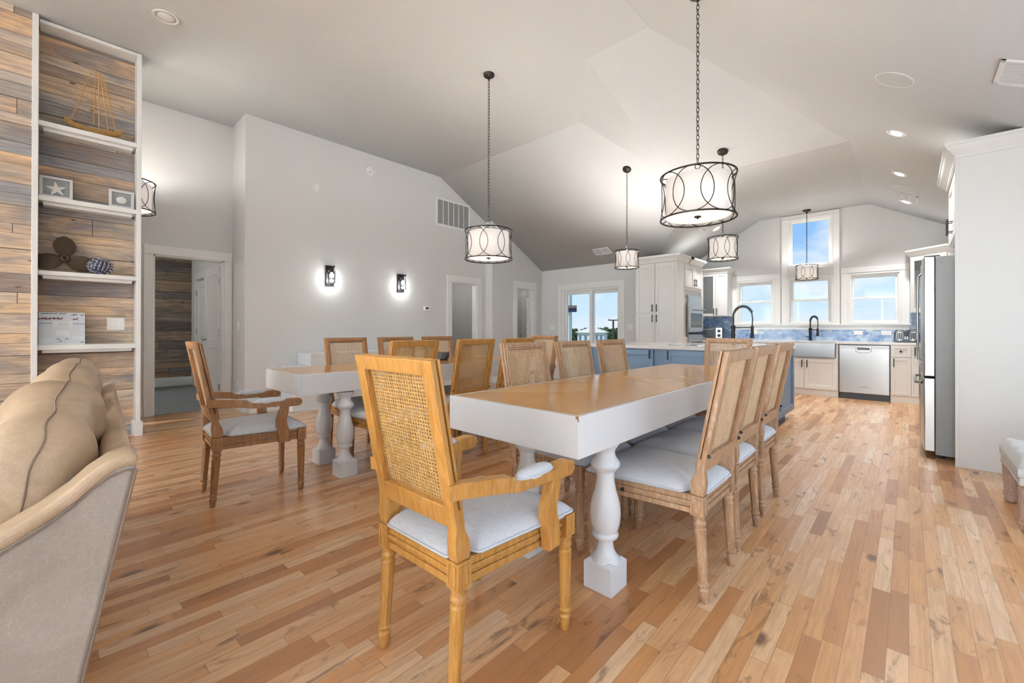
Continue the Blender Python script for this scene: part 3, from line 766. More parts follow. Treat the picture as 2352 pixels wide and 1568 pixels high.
g1 = make_chair('golden cane-back chair seen from behind, just beyond the foreground armchair', W_GOLD, CANE_G, False, (-3.02, 1.84, 0), R(90), G2)
dup(g1, (-3.02, 2.45, 0), R(90), 'golden cane-back chair seen from behind, just left of the near table', G2)
dup(g1, (-3.02, 2.99, 0), R(90), 'golden cane-back chair seen from behind, last of three along the far table', G2)

# ------------------------------------------------------------------ dining tables
def table_leg_mesh():
    b = MB(); s = .067
    b.box(-s, s, -s, s, 0, .112)
    b.add([(-s, -s, .112), (s, -s, .112), (s, s, .112), (-s, s, .112), (-.05, -.05, .126), (.05, -.05, .126), (.05, .05, .126), (-.05, .05, .126)], [(0, 1, 5, 4), (1, 2, 6, 5), (2, 3, 7, 6), (3, 0, 4, 7), (4, 5, 6, 7)])
    P = [(.064, .114), (.064, .122), (.058, .130), (.048, .142), (.039, .160), (.0345, .180), (.034, .196), (.038, .208), (.040, .211), (.052, .214), (.0565, .222), (.056, .232), (.049, .238), (.054, .246), (.061, .270), (.065, .300), (.0655, .325), (.063, .355), (.056, .385), (.047, .415), (.040, .450), (.0375, .475), (.038, .497), (.046, .501), (.047, .507), (.056, .512), (.063, .524), (.063, .536), (.055, .548), (.046, .560), (.041, .578), (.043, .592), (.052, .605), (.060, .616), (.062, .633)]
    b.lathe(P, (0, 0, 0), 40)
    return b
def dining_table(label, cx, y0, y1, w, z, legs, ap=.157):
    r = thing('dining_table', label, 'table', (cx, (y0 + y1) / 2, 0)); L_ = (y1 - y0) / 2; W_ = w / 2
    b = MB(); t = .022
    b.box(-W_, W_, -L_, -L_ + t, z - ap, z); b.box(-W_, W_, L_ - t, L_, z - ap, z); b.box(-W_, -W_ + t, -L_ + t, L_ - t, z - ap, z); b.box(W_ - t, W_, -L_ + t, L_ - t, z - ap, z)
    b.box(-W_ + t, W_ - t, -L_ + t, L_ - t, z - ap, z - .14)
    obj('table_frame', b, m_tablewhite, r, .002)
    top = obj('table_top', MB().box(-W_ + t, W_ - t, -L_ + t, L_ - t, z - .03, z + .0005), m_parq, r)
    for x, y in legs:
        l = obj('leg', table_leg_mesh(), m_tablewhite, r, .0015, seg=1); l.location = (x - cx, y - (y0 + y1) / 2, 0)
    return r
t1 = dining_table('long white dining table with a chevron oak top, nearer to the camera', -1.252, 1.309, 3.962, .740, .790, ((-.966, 1.640), (-1.413, 1.640), (-.999, 3.467), (-1.413, 3.467)))
ch = obj('paint_chip', MB().prism([(.365, .002), (.3705, .002), (.3705, -.018), (.366, -.018), (.366, -.010), (.3575, -.008), (.3575, .0008)], 'y', -1.3272, -1.3250), flat('bare_wood_chip', (.25, .13, .06), .7), t1); ch.location = (0, 0, .7893)
ch['label'] = 'bare brown chip in the paint at the corner'
dining_table('long white dining table with a chevron oak top, farther away beside the grey wall', -3.415, 1.165, 3.715, .66, .790, ((-3.150, 1.530), (-3.575, 1.555), (-3.150, 3.36), (-3.575, 3.36)), .148)

bw = thing('bowl', 'small dark basket bowl on the far table', 'bowl', (-3.535, 2.76, .7905))
obj('bowl_body', MB().lathe([(.045, 0), (.062, .012), (.070, .05), (.066, .075), (.060, .074), (.055, .03), (.035, .012)], seg=28, flute=lambda a, z: 1 + .03 * math.sin(12 * a)), flat('charcoal_basket', (.05, .05, .055), .6), bw)
b = MB()
for k in range(7): a = k * .9; b.tube([(.02 * math.cos(a), .02 * math.sin(a), .03), (.05 * math.cos(a), .05 * math.sin(a), .072), (.075 * math.cos(a + .3), .07 * math.sin(a + .3), .083)], .006, 6)
obj('dried_pods', b, flat('brown_dried_pod', (.13, .07, .04), .7), bw)

# ------------------------------------------------------------------ white sideboard by the sconce wall
q = thing('sideboard', 'long white built-in sideboard with a thick top along the grey sconce wall', 'sideboard', (0, 0, 0))
obj('sideboard_top', MB().box(-6.44, -5.99, 2.42, 4.9, .605, .765), m_tablewhite, q, .003)
b = MB().box(-6.42, -5.995, 2.19, 4.88, .0, .605); obj('sideboard_body', b, m_tablewhite, q, .003)
obj('plinth', MB().box(-6.44, -6.29, 1.76, 2.19, .0, .10).box(-6.44, -5.983, 2.178, 4.89, .0, .03), m_tablewhite, q, .003)

# ------------------------------------------------------------------ drum pendants
def pendant(label, x, y, zc, z1, z0, rad, rod=.10, nrm=(0, 0, 1), canopy=True, lit=6.0):
    r = thing('drum_pendant', label, 'pendant light', (x, y, z0), 0, 'drum pendant lamps in black wire frames'); H_ = z1 - z0; k = rad / .263
    if canopy:
        b = MB(); b.lathe([(.064, 0), (.064, -.006), (.058, -.022), (.034, -.034), (.014, -.040), (.010, -.06)], (0, 0, 0), 32)
        n = Vector(nrm).normalized(); qm = Vector((0, 0, 1)).rotation_difference(n).to_matrix().to_4x4()
        b.v = [tuple(qm @ Vector(p) + Vector((0, 0, zc - z0))) for p in b.v]
        obj('canopy', b, m_bronze, r)
    zt = H_ + rod * .45
    b = MB(); rl = .020 * (.75 + .25 * k)
    b.tube([(rl * math.cos(a), 0, H_ + rod * .75 + rl * math.sin(a)) for a in [i * PI / 8 for i in range(16)]], .0032, 6, True)
    b.lathe([(.0065, H_ - .02), (.0065, H_ + rod * .75 - rl)], (0, 0, 0), 12); obj('hanging_ring', b, m_bronze, r)
    b = MB(); z = H_ + rod * .75 + rl; top = zc - z0 - .055; ll = .040; i = 0; e = ll * .5
    while z < top:
        s_ = []
        for j in range(10):
            a = j * PI / 5; u = .0088 * math.cos(a); w = ll * .56 * math.sin(a); s_.append((u if i % 2 else u * .25, u * .25 if i % 2 else u, z + e * .9 + w))
        b.tube(s_, .0027, 5, True); z += ll * .86; i += 1
    obj('chain', b, m_bronze, r)
    b = MB(); wr = .0065 * (.6 + .4 * k)
    for zz in (0, H_): b.tube([(rad * math.cos(a), rad * math.sin(a), zz) for a in [j * PI / 30 for j in range(60)]], wr, 6, True)
    n = 8; aw = .150 / .263
    for j in range(n):
        c0 = j * 2 * PI / n + .2; pts = []
        for t in range(48):
            a = 2 * PI * t / 48; th = c0 + aw * math.cos(a); zz = H_ / 2 + H_ * .5 * math.sin(a) * .995
            rr = rad * (1 - .045 * (1 - ((zz - H_ / 2) / (H_ / 2)) ** 2)); pts.append((rr * math.cos(th), rr * math.sin(th), zz))
        b.tube(pts, wr * .5, 5, True)
    for j in range(4):
        a = j * PI / 2 + .5; b.tube([(rad * math.cos(a), rad * math.sin(a), H_ - .004), (0, 0, H_ - .006)], wr * .55, 5)
    obj('wire_frame', b, m_bronze, r)
    b = MB(); rs = rad * .86; zb, zt2 = H_ * .045, H_ * .93
    b.lathe([(rs, zb), (rs, zt2)], (0, 0, 0), 56); b.f = b.f[:-2]; b.mat = b.mat[:-2]
    sh = obj('lamp_shade', b, m_shade, r); so_ = sh.modifiers.new('t', 'SOLIDIFY'); so_.thickness = .003
    obj('diffuser', MB().lathe([(rs - .004, zb + .008), (rs - .004, zb + .014)], (0, 0, 0), 48), m_diff, r)
    obj('finial', MB().lathe([(.002, -.018 + zb), (.007, -.014 + zb), (.007, -.006 + zb), (.024 * k, -.004 + zb), (.026 * k, .004 + zb), (.01, .010 + zb)], (0, 0, 0), 20), m_bronze, r)
    l = bpy.data.lights.new('pendant_lamp', 'POINT'); l.energy = lit; l.color = (1, .98, .95); l.shadow_soft_size = .05; o = bpy.data.objects.new('pendant_lamp', l); C.objects.link(o); o.location = (x, y, z0 + H_ * .80)
    return r
pendant('large drum pendant nearest the camera, hanging over the near table on a long chain', -1.141, 3.245, 3.594, 2.240, 1.925, .259, lit=1.5)
pendant('large drum pendant over the far table, its round canopy on the flat ceiling', -3.446, 3.331, 3.96, 2.206, 1.887, .263, lit=12)
pendant('large drum pendant half hidden behind the white shelf post at the left', -6.36, .565, 3.96, 2.745, 2.42, .255, lit=9)
s2 = (0, .539, 1)
pendant('small drum pendant over the left end of the blue island', -3.072, 5.825, 3.493, 2.272, 2.022, .174, .06, s2, lit=20)
pendant('small drum pendant over the island, below the large near one in the photo', -1.715, 5.748, 3.352, 2.262, 1.99, .176, .06, (0, .317, 1), lit=2.5)
pendant('small drum pendant in front of the tall kitchen window', -1.326, 9.132, 3.235, 2.245, 2.005, .172, .06, lit=4)

# ------------------------------------------------------------------ wall sconces and small wall fittings
def sconce(label, y, z):
    r = thing('wall_sconce', label, 'wall lamp', (XS, y, z), 0, 'black glass-shaded wall lamps')
    b = MB(); b.box(0, .018, -.06, .06, 0, .30); b.box(.018, .028, -.06, -.045, 0, .30); b.box(.018, .028, .045, .06, 0, .30); b.box(.018, .028, -.045, .045, 0, .018); b.box(.018, .028, -.045, .045, .282, .30)
    obj('back_plate', b, m_black, r, .002)
    b = MB(); b.box(.018, .155, -.009, .009, .262, .280); b.lathe([(.012, 0), (.012, .02)], (.155, 0, .271), 14, axis='x'); b.lathe([(.010, .225), (.010, .262)], (.085, 0, 0), 14); b.lathe([(.006, .235), (.006, .262)], (.150, 0, 0), 12); b.lathe([(.02, .19), (.02, .232), (.012, .24)], (.085, 0, 0), 18)
    obj('lamp_arm', b, m_black, r, .001)
    b = MB(); b.lathe([(.052, .03), (.052, .225)], (.085, 0, 0), 32); b.f = b.f[:-2]; b.mat = b.mat[:-2]
    obj('glass_shade', b, glass_mat('seeded_glass', (.93, .94, .94), .08) if 'seeded_glass' not in bpy.data.materials else bpy.data.materials['seeded_glass'], r)
    obj('bulb', MB().lathe([(.001, .105), (.018, .112), (.028, .13), (.030, .148), (.022, .168), (.013, .185), (.013, .19)], (.085, 0, 0), 20), m_bulb, r)
    l = bpy.data.lights.new('sconce_lamp', 'POINT'); l.energy = 1.0; l.shadow_soft_size = .035; o = bpy.data.objects.new('sconce_lamp', l); C.objects.link(o); o.location = (XS + .085, y, z + .075)
sconce('black wall lamp with a seeded glass shade, left of the pair on the grey wall', 2.875, 1.765)
sconce('black wall lamp with a seeded glass shade, right of the pair, nearer the middle doorway', 4.110, 1.752)

t = thing('thermostat', 'small white thermostat on the grey wall left of the middle doorway', 'thermostat', (XS, 4.67, 1.48))
obj('thermostat_body', MB().box(.0, .022, -.072, .072, -.042, .042), m_plastic, t, .008); obj('display', MB().box(.022, .0235, -.034, .018, -.012, .024), m_slot, t)
obj('thermostat_button', MB().box(.022, .025, .040, .050, .006, .014).box(.022, .025, .040, .050, -.010, -.002), m_nickel, t)
tag(obj('blank_plate', MB().box(XS, XS + .006, 2.645, 2.715, 3.150, 3.262), m_plastic, None, .002), 'blank white cover plate high on the grey wall', 'wall plate')
t = thing('smoke_detector', 'round white smoke detector high on the grey wall', 'smoke detector', (XS, 3.56, 3.69))
obj('detector_body', MB().lathe([(.078, 0), (.078, .014), (.070, .028), (.045, .036), (.001, .038)], (0, 0, 0), 36, axis='x'), m_plastic, t)
obj('sounder_slot', MB().box(.030, .034, .024, .038, .032, .048).box(.030, .034, -.05, -.036, -.045, -.030), m_slot, t)
# large return air grille
t = thing('return_air_grille', 'large white return air grille high on the grey wall', 'vent grille', (XS, 4.866, 3.045))
b = MB(); W_, H_ = .842, .53
b.box(0, .014, 0, W_, 0, .04); b.box(0, .014, 0, W_, H_ - .04, H_); b.box(0, .014, 0, .04, .04, H_ - .04); b.box(0, .014, W_ - .04, W_, .04, H_ - .04)
for k in range(1, 6): yy = .04 + (W_ - .08) * k / 6; b.box(.002, .013, yy - .006, yy + .006, .04, H_ - .04)
obj('grille_frame', b, m_plastic, t, .002)
b = MB()
for k in range(34):
    z = .045 + k * .0132; b.add([(.001, .04, z + .006), (.001, W_ - .04, z + .006), (.010, W_ - .04, z), (.010, .04, z), (.001, .04, z + .008), (.001, W_ - .04, z + .008), (.010, W_ - .04, z + .002), (.010, .04, z + .002)], [(3, 2, 1, 0), (4, 5, 6, 7), (2, 3, 7, 6), (0, 1, 5, 4), (1, 2, 6, 5), (3, 0, 4, 7)])
obj('slat', b, m_plastic, t); obj('duct_opening', MB().box(.0002, .001, .03, W_ - .03, .03, H_ - .03), flat('duct_grey', (.22, .22, .21), .8), t)  # thin grey sheet: the duct's shade behind the slats is in its colour

def plate(name, label, cat, o, ux, uz, gangs, kind='rocker', n=(1, 0, 0), cover=.0):
    """switch or socket plate; o = centre on the wall, n = wall normal ('x','-y',...)"""
    r = thing(name, label, cat, o, {'+x': 0, '-y': R(-90), '+y': R(90), '-x': R(180)}[n])
    obj('cover_plate', MB().box(0, .006, -ux / 2, ux / 2, -uz / 2, uz / 2), m_plastic, r, .002)
    for g in range(gangs):
        yc = (g - (gangs - 1) / 2) * .046
        if kind == 'rocker': obj('rocker', MB().box(.006, .010, yc - .016, yc + .016, -.033, .033), m_trim, r, .0015)
        else:
            b = MB()
            for zz in ((-.02, .02) if uz > ux * .8 or gangs > 1 or True else (0,)):
                for dy in (-.006, .006): b.box(.0055, .0065, yc + dy - .001, yc + dy + .001, zz - .005, zz + .005)
            obj('socket_slot', b, m_slot, r)
    return r
plate('light_switch', 'single white light switch on the narrow wall right of the left doorway', 'light switch', (-6.72, YR, 1.145), .075, .12, 1, n='-y')
plate('wall_socket', 'white wall socket low on the narrow wall right of the left doorway', 'wall socket', (-6.74, YR, .32), .07, .115, 1, 'socket', n='-y')
plate('light_switch', 'wide triple light switch left of the sliding patio door', 'light switch', (-5.935, YS, 1.150), .165, .115, 3, n='-y')
plate('light_switch', 'double light switch between the patio door and the tall pantry cabinet', 'light switch', (-4.022, YS, 1.160), .120, .125, 2, n='-y')
plate('light_switch', 'double white light switch on the planks beside the magazine shelf', 'light switch', (-6.03, .462, 1.155), .135, .125, 2, n='+x')
plate('light_switch', 'white light switch on the grey wall inside the middle doorway', 'light switch', (XS - 1.73 + .0, 5.74, 1.16), .12, .12, 2, n='+x')
plate('wall_socket', 'horizontal white socket on the blue tile right of the sink faucet', 'wall socket', (-.631, YK - .008, 1.058), .122, .072, 1, 'socket', n='-y')
plate('wall_socket', 'double white socket on the blue tile left of the toaster', 'wall socket', (-.270, YK - .008, 1.060), .130, .076, 2, 'socket', n='-y')
plate('wall_socket', 'white socket on the blue tile behind the island faucet', 'wall socket', (-2.23, YK - .008, 1.062), .131, .09, 2, 'socket', n='-y')

# ceiling fittings on their slopes
def on_ceiling(name, label, cat, loc, nrm, group=None):
    r = thing(name, label, cat, loc, 0, group); q = Vector((0, 0, 1)).rotation_difference(Vector(nrm).normalized()); r.rotation_mode = 'QUATERNION'; r.rotation_quaternion = q; return r
n5 = (.552, 0, 1); GC = 'recessed ceiling lights over the kitchen'
def can(label, loc, nrm, lit=True, rad=.085, eye=True):
    r = on_ceiling('recessed_light', label, 'recessed light', loc, nrm, GC)
    obj('trim_ring', MB().lathe([(rad * .78, .012), (rad * .78, -.002), (rad * .95, -.006), (rad, -.001), (rad, .003)], (0, 0, 0), 36), m_plastic, r)
    b = MB(); b.lathe([(rad * .62, .006), (rad * .62, -.004), (rad * .48, -.010), (.002, -.011)], (0, 0, 0), 30)
    if eye: b.v = [(x, y, z - .009 * (x / rad)) for x, y, z in b.v]
    obj('lamp_lens', b, m_can if lit else m_candim, r)
    if lit:
        l = bpy.data.lights.new('recessed_lamp', 'SPOT'); l.energy = 38; l.color = (1, .98, .95); l.spot_size = R(125); l.spot_blend = .8; l.shadow_soft_size = .06
        o = bpy.data.objects.new('recessed_lamp', l); C.objects.link(o); o.location = (loc[0], loc[1], loc[2] - .04)
    return r
can('lit recessed light on the right slope, first and largest, above the refrigerator cabinet', (-.088, 5.569, 3.014), n5)
can('lit recessed light on the right slope, second one back toward the kitchen window', (-.084, 7.042, 3.012), n5)
can('lit recessed light on the right slope, third one, just before the window wall', (-.031, 8.50, 2.983), n5)
can('lit recessed light on the left kitchen slope, behind the near pendant', (-2.60, 8.35, 2.966), (-.565, 0, 1))
can('unlit recessed light on the flat ceiling above the plank shelves', (-4.986, .71, 3.959), (0, 0, 1), False, .10, False)
def speaker(label, loc):
    r = on_ceiling('ceiling_speaker', label, 'ceiling speaker', loc, n5, 'round ceiling speakers'); obj('speaker_ring', MB().lathe([(.120, .0), (.121, -.004), (.128, -.004), (.128, .004)], (0, 0, 0), 48), m_plastic, r); obj('speaker_grille', MB().lathe([(.120, .004), (.120, -.003), (.002, -.004)], (0, 0, 0), 48), m_ceil, r)
speaker('large round white ceiling speaker near the top right of the photo', (-.078, 4.352, 3.008))
speaker('round white ceiling speaker between the second and third recessed lights', (-.049, 7.739, 2.993))
def vent(label, loc, nrm, w, h, rz=0):
    r = on_ceiling('ceiling_vent', label, 'ceiling vent', loc, nrm, 'white ceiling vents'); r.rotation_quaternion = r.rotation_quaternion @ Matrix.Rotation(rz, 3, 'Z').to_quaternion()
    b = MB(); a, c = w / 2, h / 2
    b.box(-a, a, -c, -c + .025, -.008, .002); b.box(-a, a, c - .025, c, -.008, .002); b.box(-a, -a + .025, -c, c, -.008, .002); b.box(a - .025, a, -c, c, -.008, .002); b.box(-.008, .008, -c, c, -.008, .002)
    obj('vent_frame', b, m_plastic, r, .002); b = MB()
    n = int((h - .05) / .016)
    for k in range(n): y_ = -c + .03 + k * .016; b.box(-a + .02, a - .02, y_, y_ + .004, -.007, .0)
    obj('slat', b, m_plastic, r); obj('duct_opening', MB().box(-a + .015, a - .015, -c + .015, c - .015, -.001, .003), flat('vent_shadow_grey', (.20, .20, .19), .9), r)  # dark sheet with the shade between the slats put into its colour
vent('white ceiling vent above the patio door slope', (-4.427, 7.386, 2.648), (0, .539, 1), .36, .20)
vent('white ceiling vent beside the third recessed light', (.015, 8.18, 2.956), n5, .20, .34)
vent('white ceiling vent on the left kitchen slope, behind the near pendant', (-2.66, 7.95, 2.932), (-.565, 0, 1), .20, .34)
vent('white ceiling vent at the right edge of the photo', (.56, 4.05, 2.655), n5, .34, .34)

# ------------------------------------------------------------------ shelves on the plank wall
su = thing('shelf_unit', 'white built-in shelf unit with four shelves in front of reclaimed planks', 'shelves', (0, 0, 0))
obj('side_post', MB().box(-6.03, -5.845, .603, .640, .002, 3.955), m_trim, su, .002)
obj('top_rail', MB().box(-6.03, -5.852, -.075, .603, 3.925, 3.957), m_trim, su, .002)
obj('post_base', MB().box(-6.03, -5.83, .585, .658, .0, .145), m_trim, su, .003)
for z, th in ((3.025, .045), (2.335, .045), (1.644, .04), (.955, .048)):
    s_ = obj('shelf', MB().box(-6.03, -5.852, -.078, .603, z - th, z), m_trim, su, .002)
    obj('cleat', MB().box(-6.03, -5.905, -.05, .575, z - th - .030, z - th), m_trim, s_, .002)
SF = -6.03
# wicker sailboat
wk = flat('golden_wicker', (.50, .28, .085), .6, var=.6)
bt = thing('wicker_sailboat', 'golden wicker sailboat ornament on the top shelf', 'ornament', (-5.935, .292, 3.025))
rings = []
for i in range(15):
    t = i / 14; yy = -.205 + .41 * t; w = .055 * math.sin(PI * min(max(t * .94 + .03, 0), 1)) ** .6; zb = .062 * (abs(t - .5) * 2) ** 2.4
    ring = []
    for k in range(12):
        a = 2 * PI * k / 12; ring.append((w * math.cos(a), yy, .030 + zb + .030 * math.sin(a) * (1 - .3 * abs(t - .5)) + (.0025 if (k + i) % 2 else 0)))
    rings.append(ring)
b = MB().loft(rings)
for i in range(60):
    t = i / 59; yy = -.20 + .40 * t; w = .057 * math.sin(PI * min(max(t * .94 + .03, 0), 1)) ** .6; zb = .062 * (abs(t - .5) * 2) ** 2.4
    b.tube([(w * math.cos(a), yy + .006 * math.sin(3 * a), .030 + zb + .031 * math.sin(a)) for a in [k * PI / 5 for k in range(10)]], .0028, 4, True)
obj('hull', b, wk, bt, ang=60)
b = MB(); b.tube([(0, .035, .05), (0, .030, .64)], .0055, 6)
spars = [((0, -.155, .13), (0, -.015, .655)), ((0, -.005, .115), (0, .008, .645)), ((0, .100, .09), (0, .042, .63)), ((0, .165, .06), (0, .075, .56))]
for p0, p1 in spars: b.tube([tuple(Vector(p0).lerp(Vector(p1), k / 24) + Vector((.003 * math.sin(k * 2.1), 0, 0))) for k in range(25)], .0042, 5)
b.tube([(0, -.155, .13), (0, -.172, .075)], .002, 4)
obj('mast', b, wk, bt)
b = MB()
for p, q_ in ((0, 1), (1, 2), (2, 3)):
    for k in range(26):
        t = k / 25; a0 = Vector(spars[p][0]).lerp(Vector(spars[p][1]), t); a1 = Vector(spars[q_][0]).lerp(Vector(spars[q_][1]), t - .02 if t > .02 else t); b.tube([tuple(a0), tuple(a1)], .0012, 4)
obj('rigging', b, wk, bt)
# framed shells
def framed(label, yc, w, h, z, kind):
    r = thing('picture_frame', label, 'picture frame', (-5.90, yc, z)); r.rotation_euler = (0, R(-3), 0)
    b = MB(); m = .022
    b.box(-.018, .012, -w / 2, w / 2, 0, m); b.box(-.018, .012, -w / 2, w / 2, h - m, h); b.box(-.018, .012, -w / 2, -w / 2 + m, m, h - m); b.box(-.018, .012, w / 2 - m, w / 2, m, h - m)
    obj('frame', b, flat('whitewashed_frame', (.70, .68, .70), .6, var=.25), r, .002)
    obj('backing', MB().box(-.016, -.008, -w / 2 + m, w / 2 - m, m, h - m), flat('grey_linen_backing', (.28, .30, .30), .8), r)
    b = MB(); zc = h / 2; wh = flat('white_shell', (.80, .79, .76), .8)
    if kind == 'star':
        for k in range(5):
            a = PI / 2 + k * 2 * PI / 5 + .12; n = 6; L_ = .068
            rings = []
            for i in range(n):
                t = i / (n - 1); rr = .018 * (1 - t) ** .75 + .003; c = (L_ * t * math.cos(a), L_ * t * math.sin(a)); pn = (-math.sin(a), math.cos(a))
                rings.append([(-.006 + .010 * (1 - t * .6) * math.sin(q), c[0] + pn[0] * rr * math.cos(q), zc - .01 + c[1] + pn[1] * rr * math.cos(q)) for q in [j * PI / 4 for j in range(8)]])
            b.loft(rings)
        obj('starfish', b, wh, r, ang=70)
    else:
        n = 40; rings = []
        for hgt, s in ((-.008, 1), (.0, 1), (.006, .85), (.009, .5), (.010, .05)):
            rings.append([(hgt, .040 * s * math.cos(q) * (1 + .02 * math.sin(7 * q)), zc - .005 + .036 * s * math.sin(q) * (1 + .03 * math.cos(5 * q))) for q in [j * 2 * PI / n for j in range(n)]])
        b.loft(rings)
        for k in range(5):
            a = PI / 2 + k * 2 * PI / 5; b.tube([(.009, .006 * math.cos(a), zc - .005 + .006 * math.sin(a)), (.011, .017 * math.cos(a + .12), zc - .005 + .017 * math.sin(a + .12)), (.008, .026 * math.cos(a), zc - .005 + .026 * math.sin(a))], .0014, 4)
        obj('sand_dollar', b, wh, r, ang=60)
framed('whitewashed shadow-box frame holding a white starfish, on the second shelf', .035, .218, .198, 2.336, 'star')
framed('whitewashed shadow-box frame holding a white sand dollar, on the second shelf by the post', .492, .190, .180, 2.336, 'dollar')
# old boat propeller
pm = flat('rusty_dark_bronze', (.065, .042, .022), .5, .5, var=.7)
pr = thing('boat_propeller', 'old dark three-bladed boat propeller lying against the planks on the third shelf', 'ornament', (-5.93, .092, 1.645))
b = MB(); b.lathe([(.030, -.035), (.034, -.02), (.034, .02), (.028, .035), (.016, .036), (.016, -.02)], (0, 0, .133), 28, axis='x'); obj('hub', b, pm, pr)
for k, L_ in ((0, .185), (1, .205), (2, .205)):
    a = PI / 2 + (0, 2.02, -2.02)[k]; rings = []; n = 9
    for i in range(n):
        t = i / (n - 1); rr = .025 + L_ * t; hw = (.018 + .062 * math.sin(PI * min(t * .86 + .08, 1)) ** .9) * (1 if t < .97 else .45); ring = []
        for q in [j * PI / 6 for j in range(12)]:
            u = hw * math.cos(q); ring.append((u * .28 + .006 * math.sin(q), rr * math.cos(a) - u * math.sin(a), .133 + rr * math.sin(a) * (1 if k == 0 else .74) + u * math.cos(a)))
        rings.append([(p[0], p[1], max(p[2], .003)) for p in ring])
    obj('blade', MB().loft(rings), pm, pr, ang=60)
# navy shell ball
b = MB(); nv = []
sb = thing('shell_ball', 'oval ball of navy and white curled shells beside the propeller', 'ornament', (-5.925, .338, 1.645))
cols = [flat('navy_shell', (.035, .035, .085), .4), flat('white_shell_edge', (.62, .60, .62), .5)]
b = MB(); b.lathe([(.01, -.078), (.05, -.06), (.08, -.03), (.09, 0), (.08, .03), (.05, .06), (.01, .078)], (0, 0, .083), 28, ex=.75); ii = 0
for k in range(210):
    zz = 1 - 2 * (k + .5) / 210; th = k * 2.39996; rr = math.sqrt(1 - zz * zz); d = Vector((rr * math.cos(th), rr * math.sin(th), zz)); c = Vector((d.x * .066, d.y * .092, .083 + d.z * .077)); u = d.orthogonal().normalized(); v = d.cross(u)
    b.mi = k % 2; b.tube([tuple(c + (u * math.cos(q) + v * math.sin(q)) * .010 + d * (.004 * math.sin(2 * q))) for q in [j * PI / 4 for j in range(6)]], .0034, 4)
obj('shell_cluster', b, cols, sb, ang=70)
# coffee-table magazine
mg = thing('magazine', 'white magazine with running horses on its cover, standing on the lowest shelf', 'book', (-5.905, .077, .956)); mg.rotation_euler = (0, R(-5), 0)
obj('pages', MB().box(-.012, .0, -.150, .152, .0, .303), flat('magazine_pages', (.75, .76, .77), .6), mg, .001)
obj('cover', MB().box(.0, .002, -.152, .154, .0, .305), flat('magazine_cover', (.62, .67, .72), .3), mg)
obj('spine', MB().box(-.014, .003, -.176, -.152, .0, .305), flat('magazine_spine', (.035, .06, .075), .4), mg)
def horse(b, y, z, s, f=1):
    bd = [(-.5, .25), (-.42, .42), (-.15, .46), (.15, .44), (.38, .62), (.52, .72), (.62, .60), (.50, .52), (.40, .30), (.48, .05), (.66, .02), (.46, -.03), (.33, .18), (-.05, .20), (-.20, .05), (-.42, -.08), (-.30, .12), (-.42, .2), (-.72, .30), (-.62, .40)]
    b.prism([(y + p[0] * s * f, z + p[1] * s) for p in bd], 'x', .002, .0028)
b = MB()
for y_, z_ in ((-.125, .286), (-.10, .287), (-.075, .286), (-.045, .287), (-.01, .287), (.015, .286), (.072, .277), (.09, .279), (.135, .278)): horse(b, y_, z_, .021)
horse(b, .135, .012, .022)
obj('printed_horses', b, flat('black_print', (.03, .03, .05), .4), mg)
b = MB()
for y_, z_ in ((-.14, .232), (-.118, .236), (-.095, .231), (-.070, .236), (-.040, .236), (-.015, .234), (.088, .231)): horse(b, y_, z_, .036)
obj('printed_brown_horses', b, flat('maroon_print', (.16, .035, .05), .4), mg)
obj('blue_band', MB().box(.002, .0028, -.152, -.065, .198, .204).box(.002, .0028, .075, .150, .194, .200), flat('blue_print', (.12, .28, .42), .4), mg)
b = MB(); b.box(.002, .0026, -.060, .068, .165, .225); b.box(.002, .0027, -.04, .05, .08, .135); b.box(.002, .0027, -.15, .15, .003, .012)
b.box(.002, .0027, -.15, -.06, .02, .055); b.box(.002, .0027, .07, .15, .05, .075); obj('printed_room', b, flat('pale_print', (.70, .75, .78), .4), mg)
b = MB(); b.box(.0027, .0033, -.030, .046, .199, .2015); b.box(.0027, .0033, -.025, .040, .186, .188); b.box(.0027, .0033, -.033, .05, .176, .178)
for y_ in (-.035, -.022, .022, .035): b.box(.0027, .0033, y_, y_ + .008, .045, .06)
b.prism([(-.01 + .012 * math.cos(q), .034 + .005 * math.sin(q)) for q in [j * PI / 8 for j in range(16)]], 'x', .0027, .0033)
b.box(.0027, .0033, -.04, .03, .022, .024); obj('printed_lines', b, flat('grey_print', (.22, .24, .30), .4), mg)

# ------------------------------------------------------------------ leather sofa
sf = thing('leather_sofa', 'tan leather sofa in the left foreground, its pale side panel toward the camera', 'sofa', (-1.325, .141, 0), R(-3.3))
# local frame: -X runs along the back, +Y is the rear; side profile in (y, z)
SL = 2.10
prof = [(0, .798), (-.018, .801), (-.045, .793), (-.075, .772), (-.105, .742), (-.15, .708), (-.21, .672), (-.30, .635), (-.42, .605), (-.60, .585), (-.80, .575), (-.86, .56), (-.88, .50), (-.88, .06), (-.12, .06), (-.088, .34)]
b = MB(); b.prism(prof, 'x', -.10, 0); sp = obj('sofa_side_panel', b, m_leather2, sf, .012, seg=3)
b = MB(); b.prism(prof, 'x', -SL, -SL + .17); obj('sofa_side_panel', b, m_leather2, sf, .012, seg=3)
top = prof[:12]
b = MB(); b.rect_sweep([(-.050, y_, z_ + .004) for y_, z_ in top], [.112] * 12, [.03] * 12, side=(1, 0, 0)); obj('arm_roll', b, m_leather, sf, .012, seg=3, ang=60)
b = MB(); b.tube([(.004, y_ - .001, z_ - .018) for y_, z_ in top], .0022, 6); b.tube([(.004, -.003, .78), (.004, -.090, .34), (.004, -.12, .08)], .003, 6); obj('welt', b, m_welt, sp)
b = MB(); b.prism([(.0, .795), (-.02, .802), (-.060, .790), (-.12, .40), (-.20, .10), (-.12, .06), (-.088, .34)], 'x', -SL + .17, -.10)
obj('sofa_back', b, m_leather, sf, .018, seg=4)
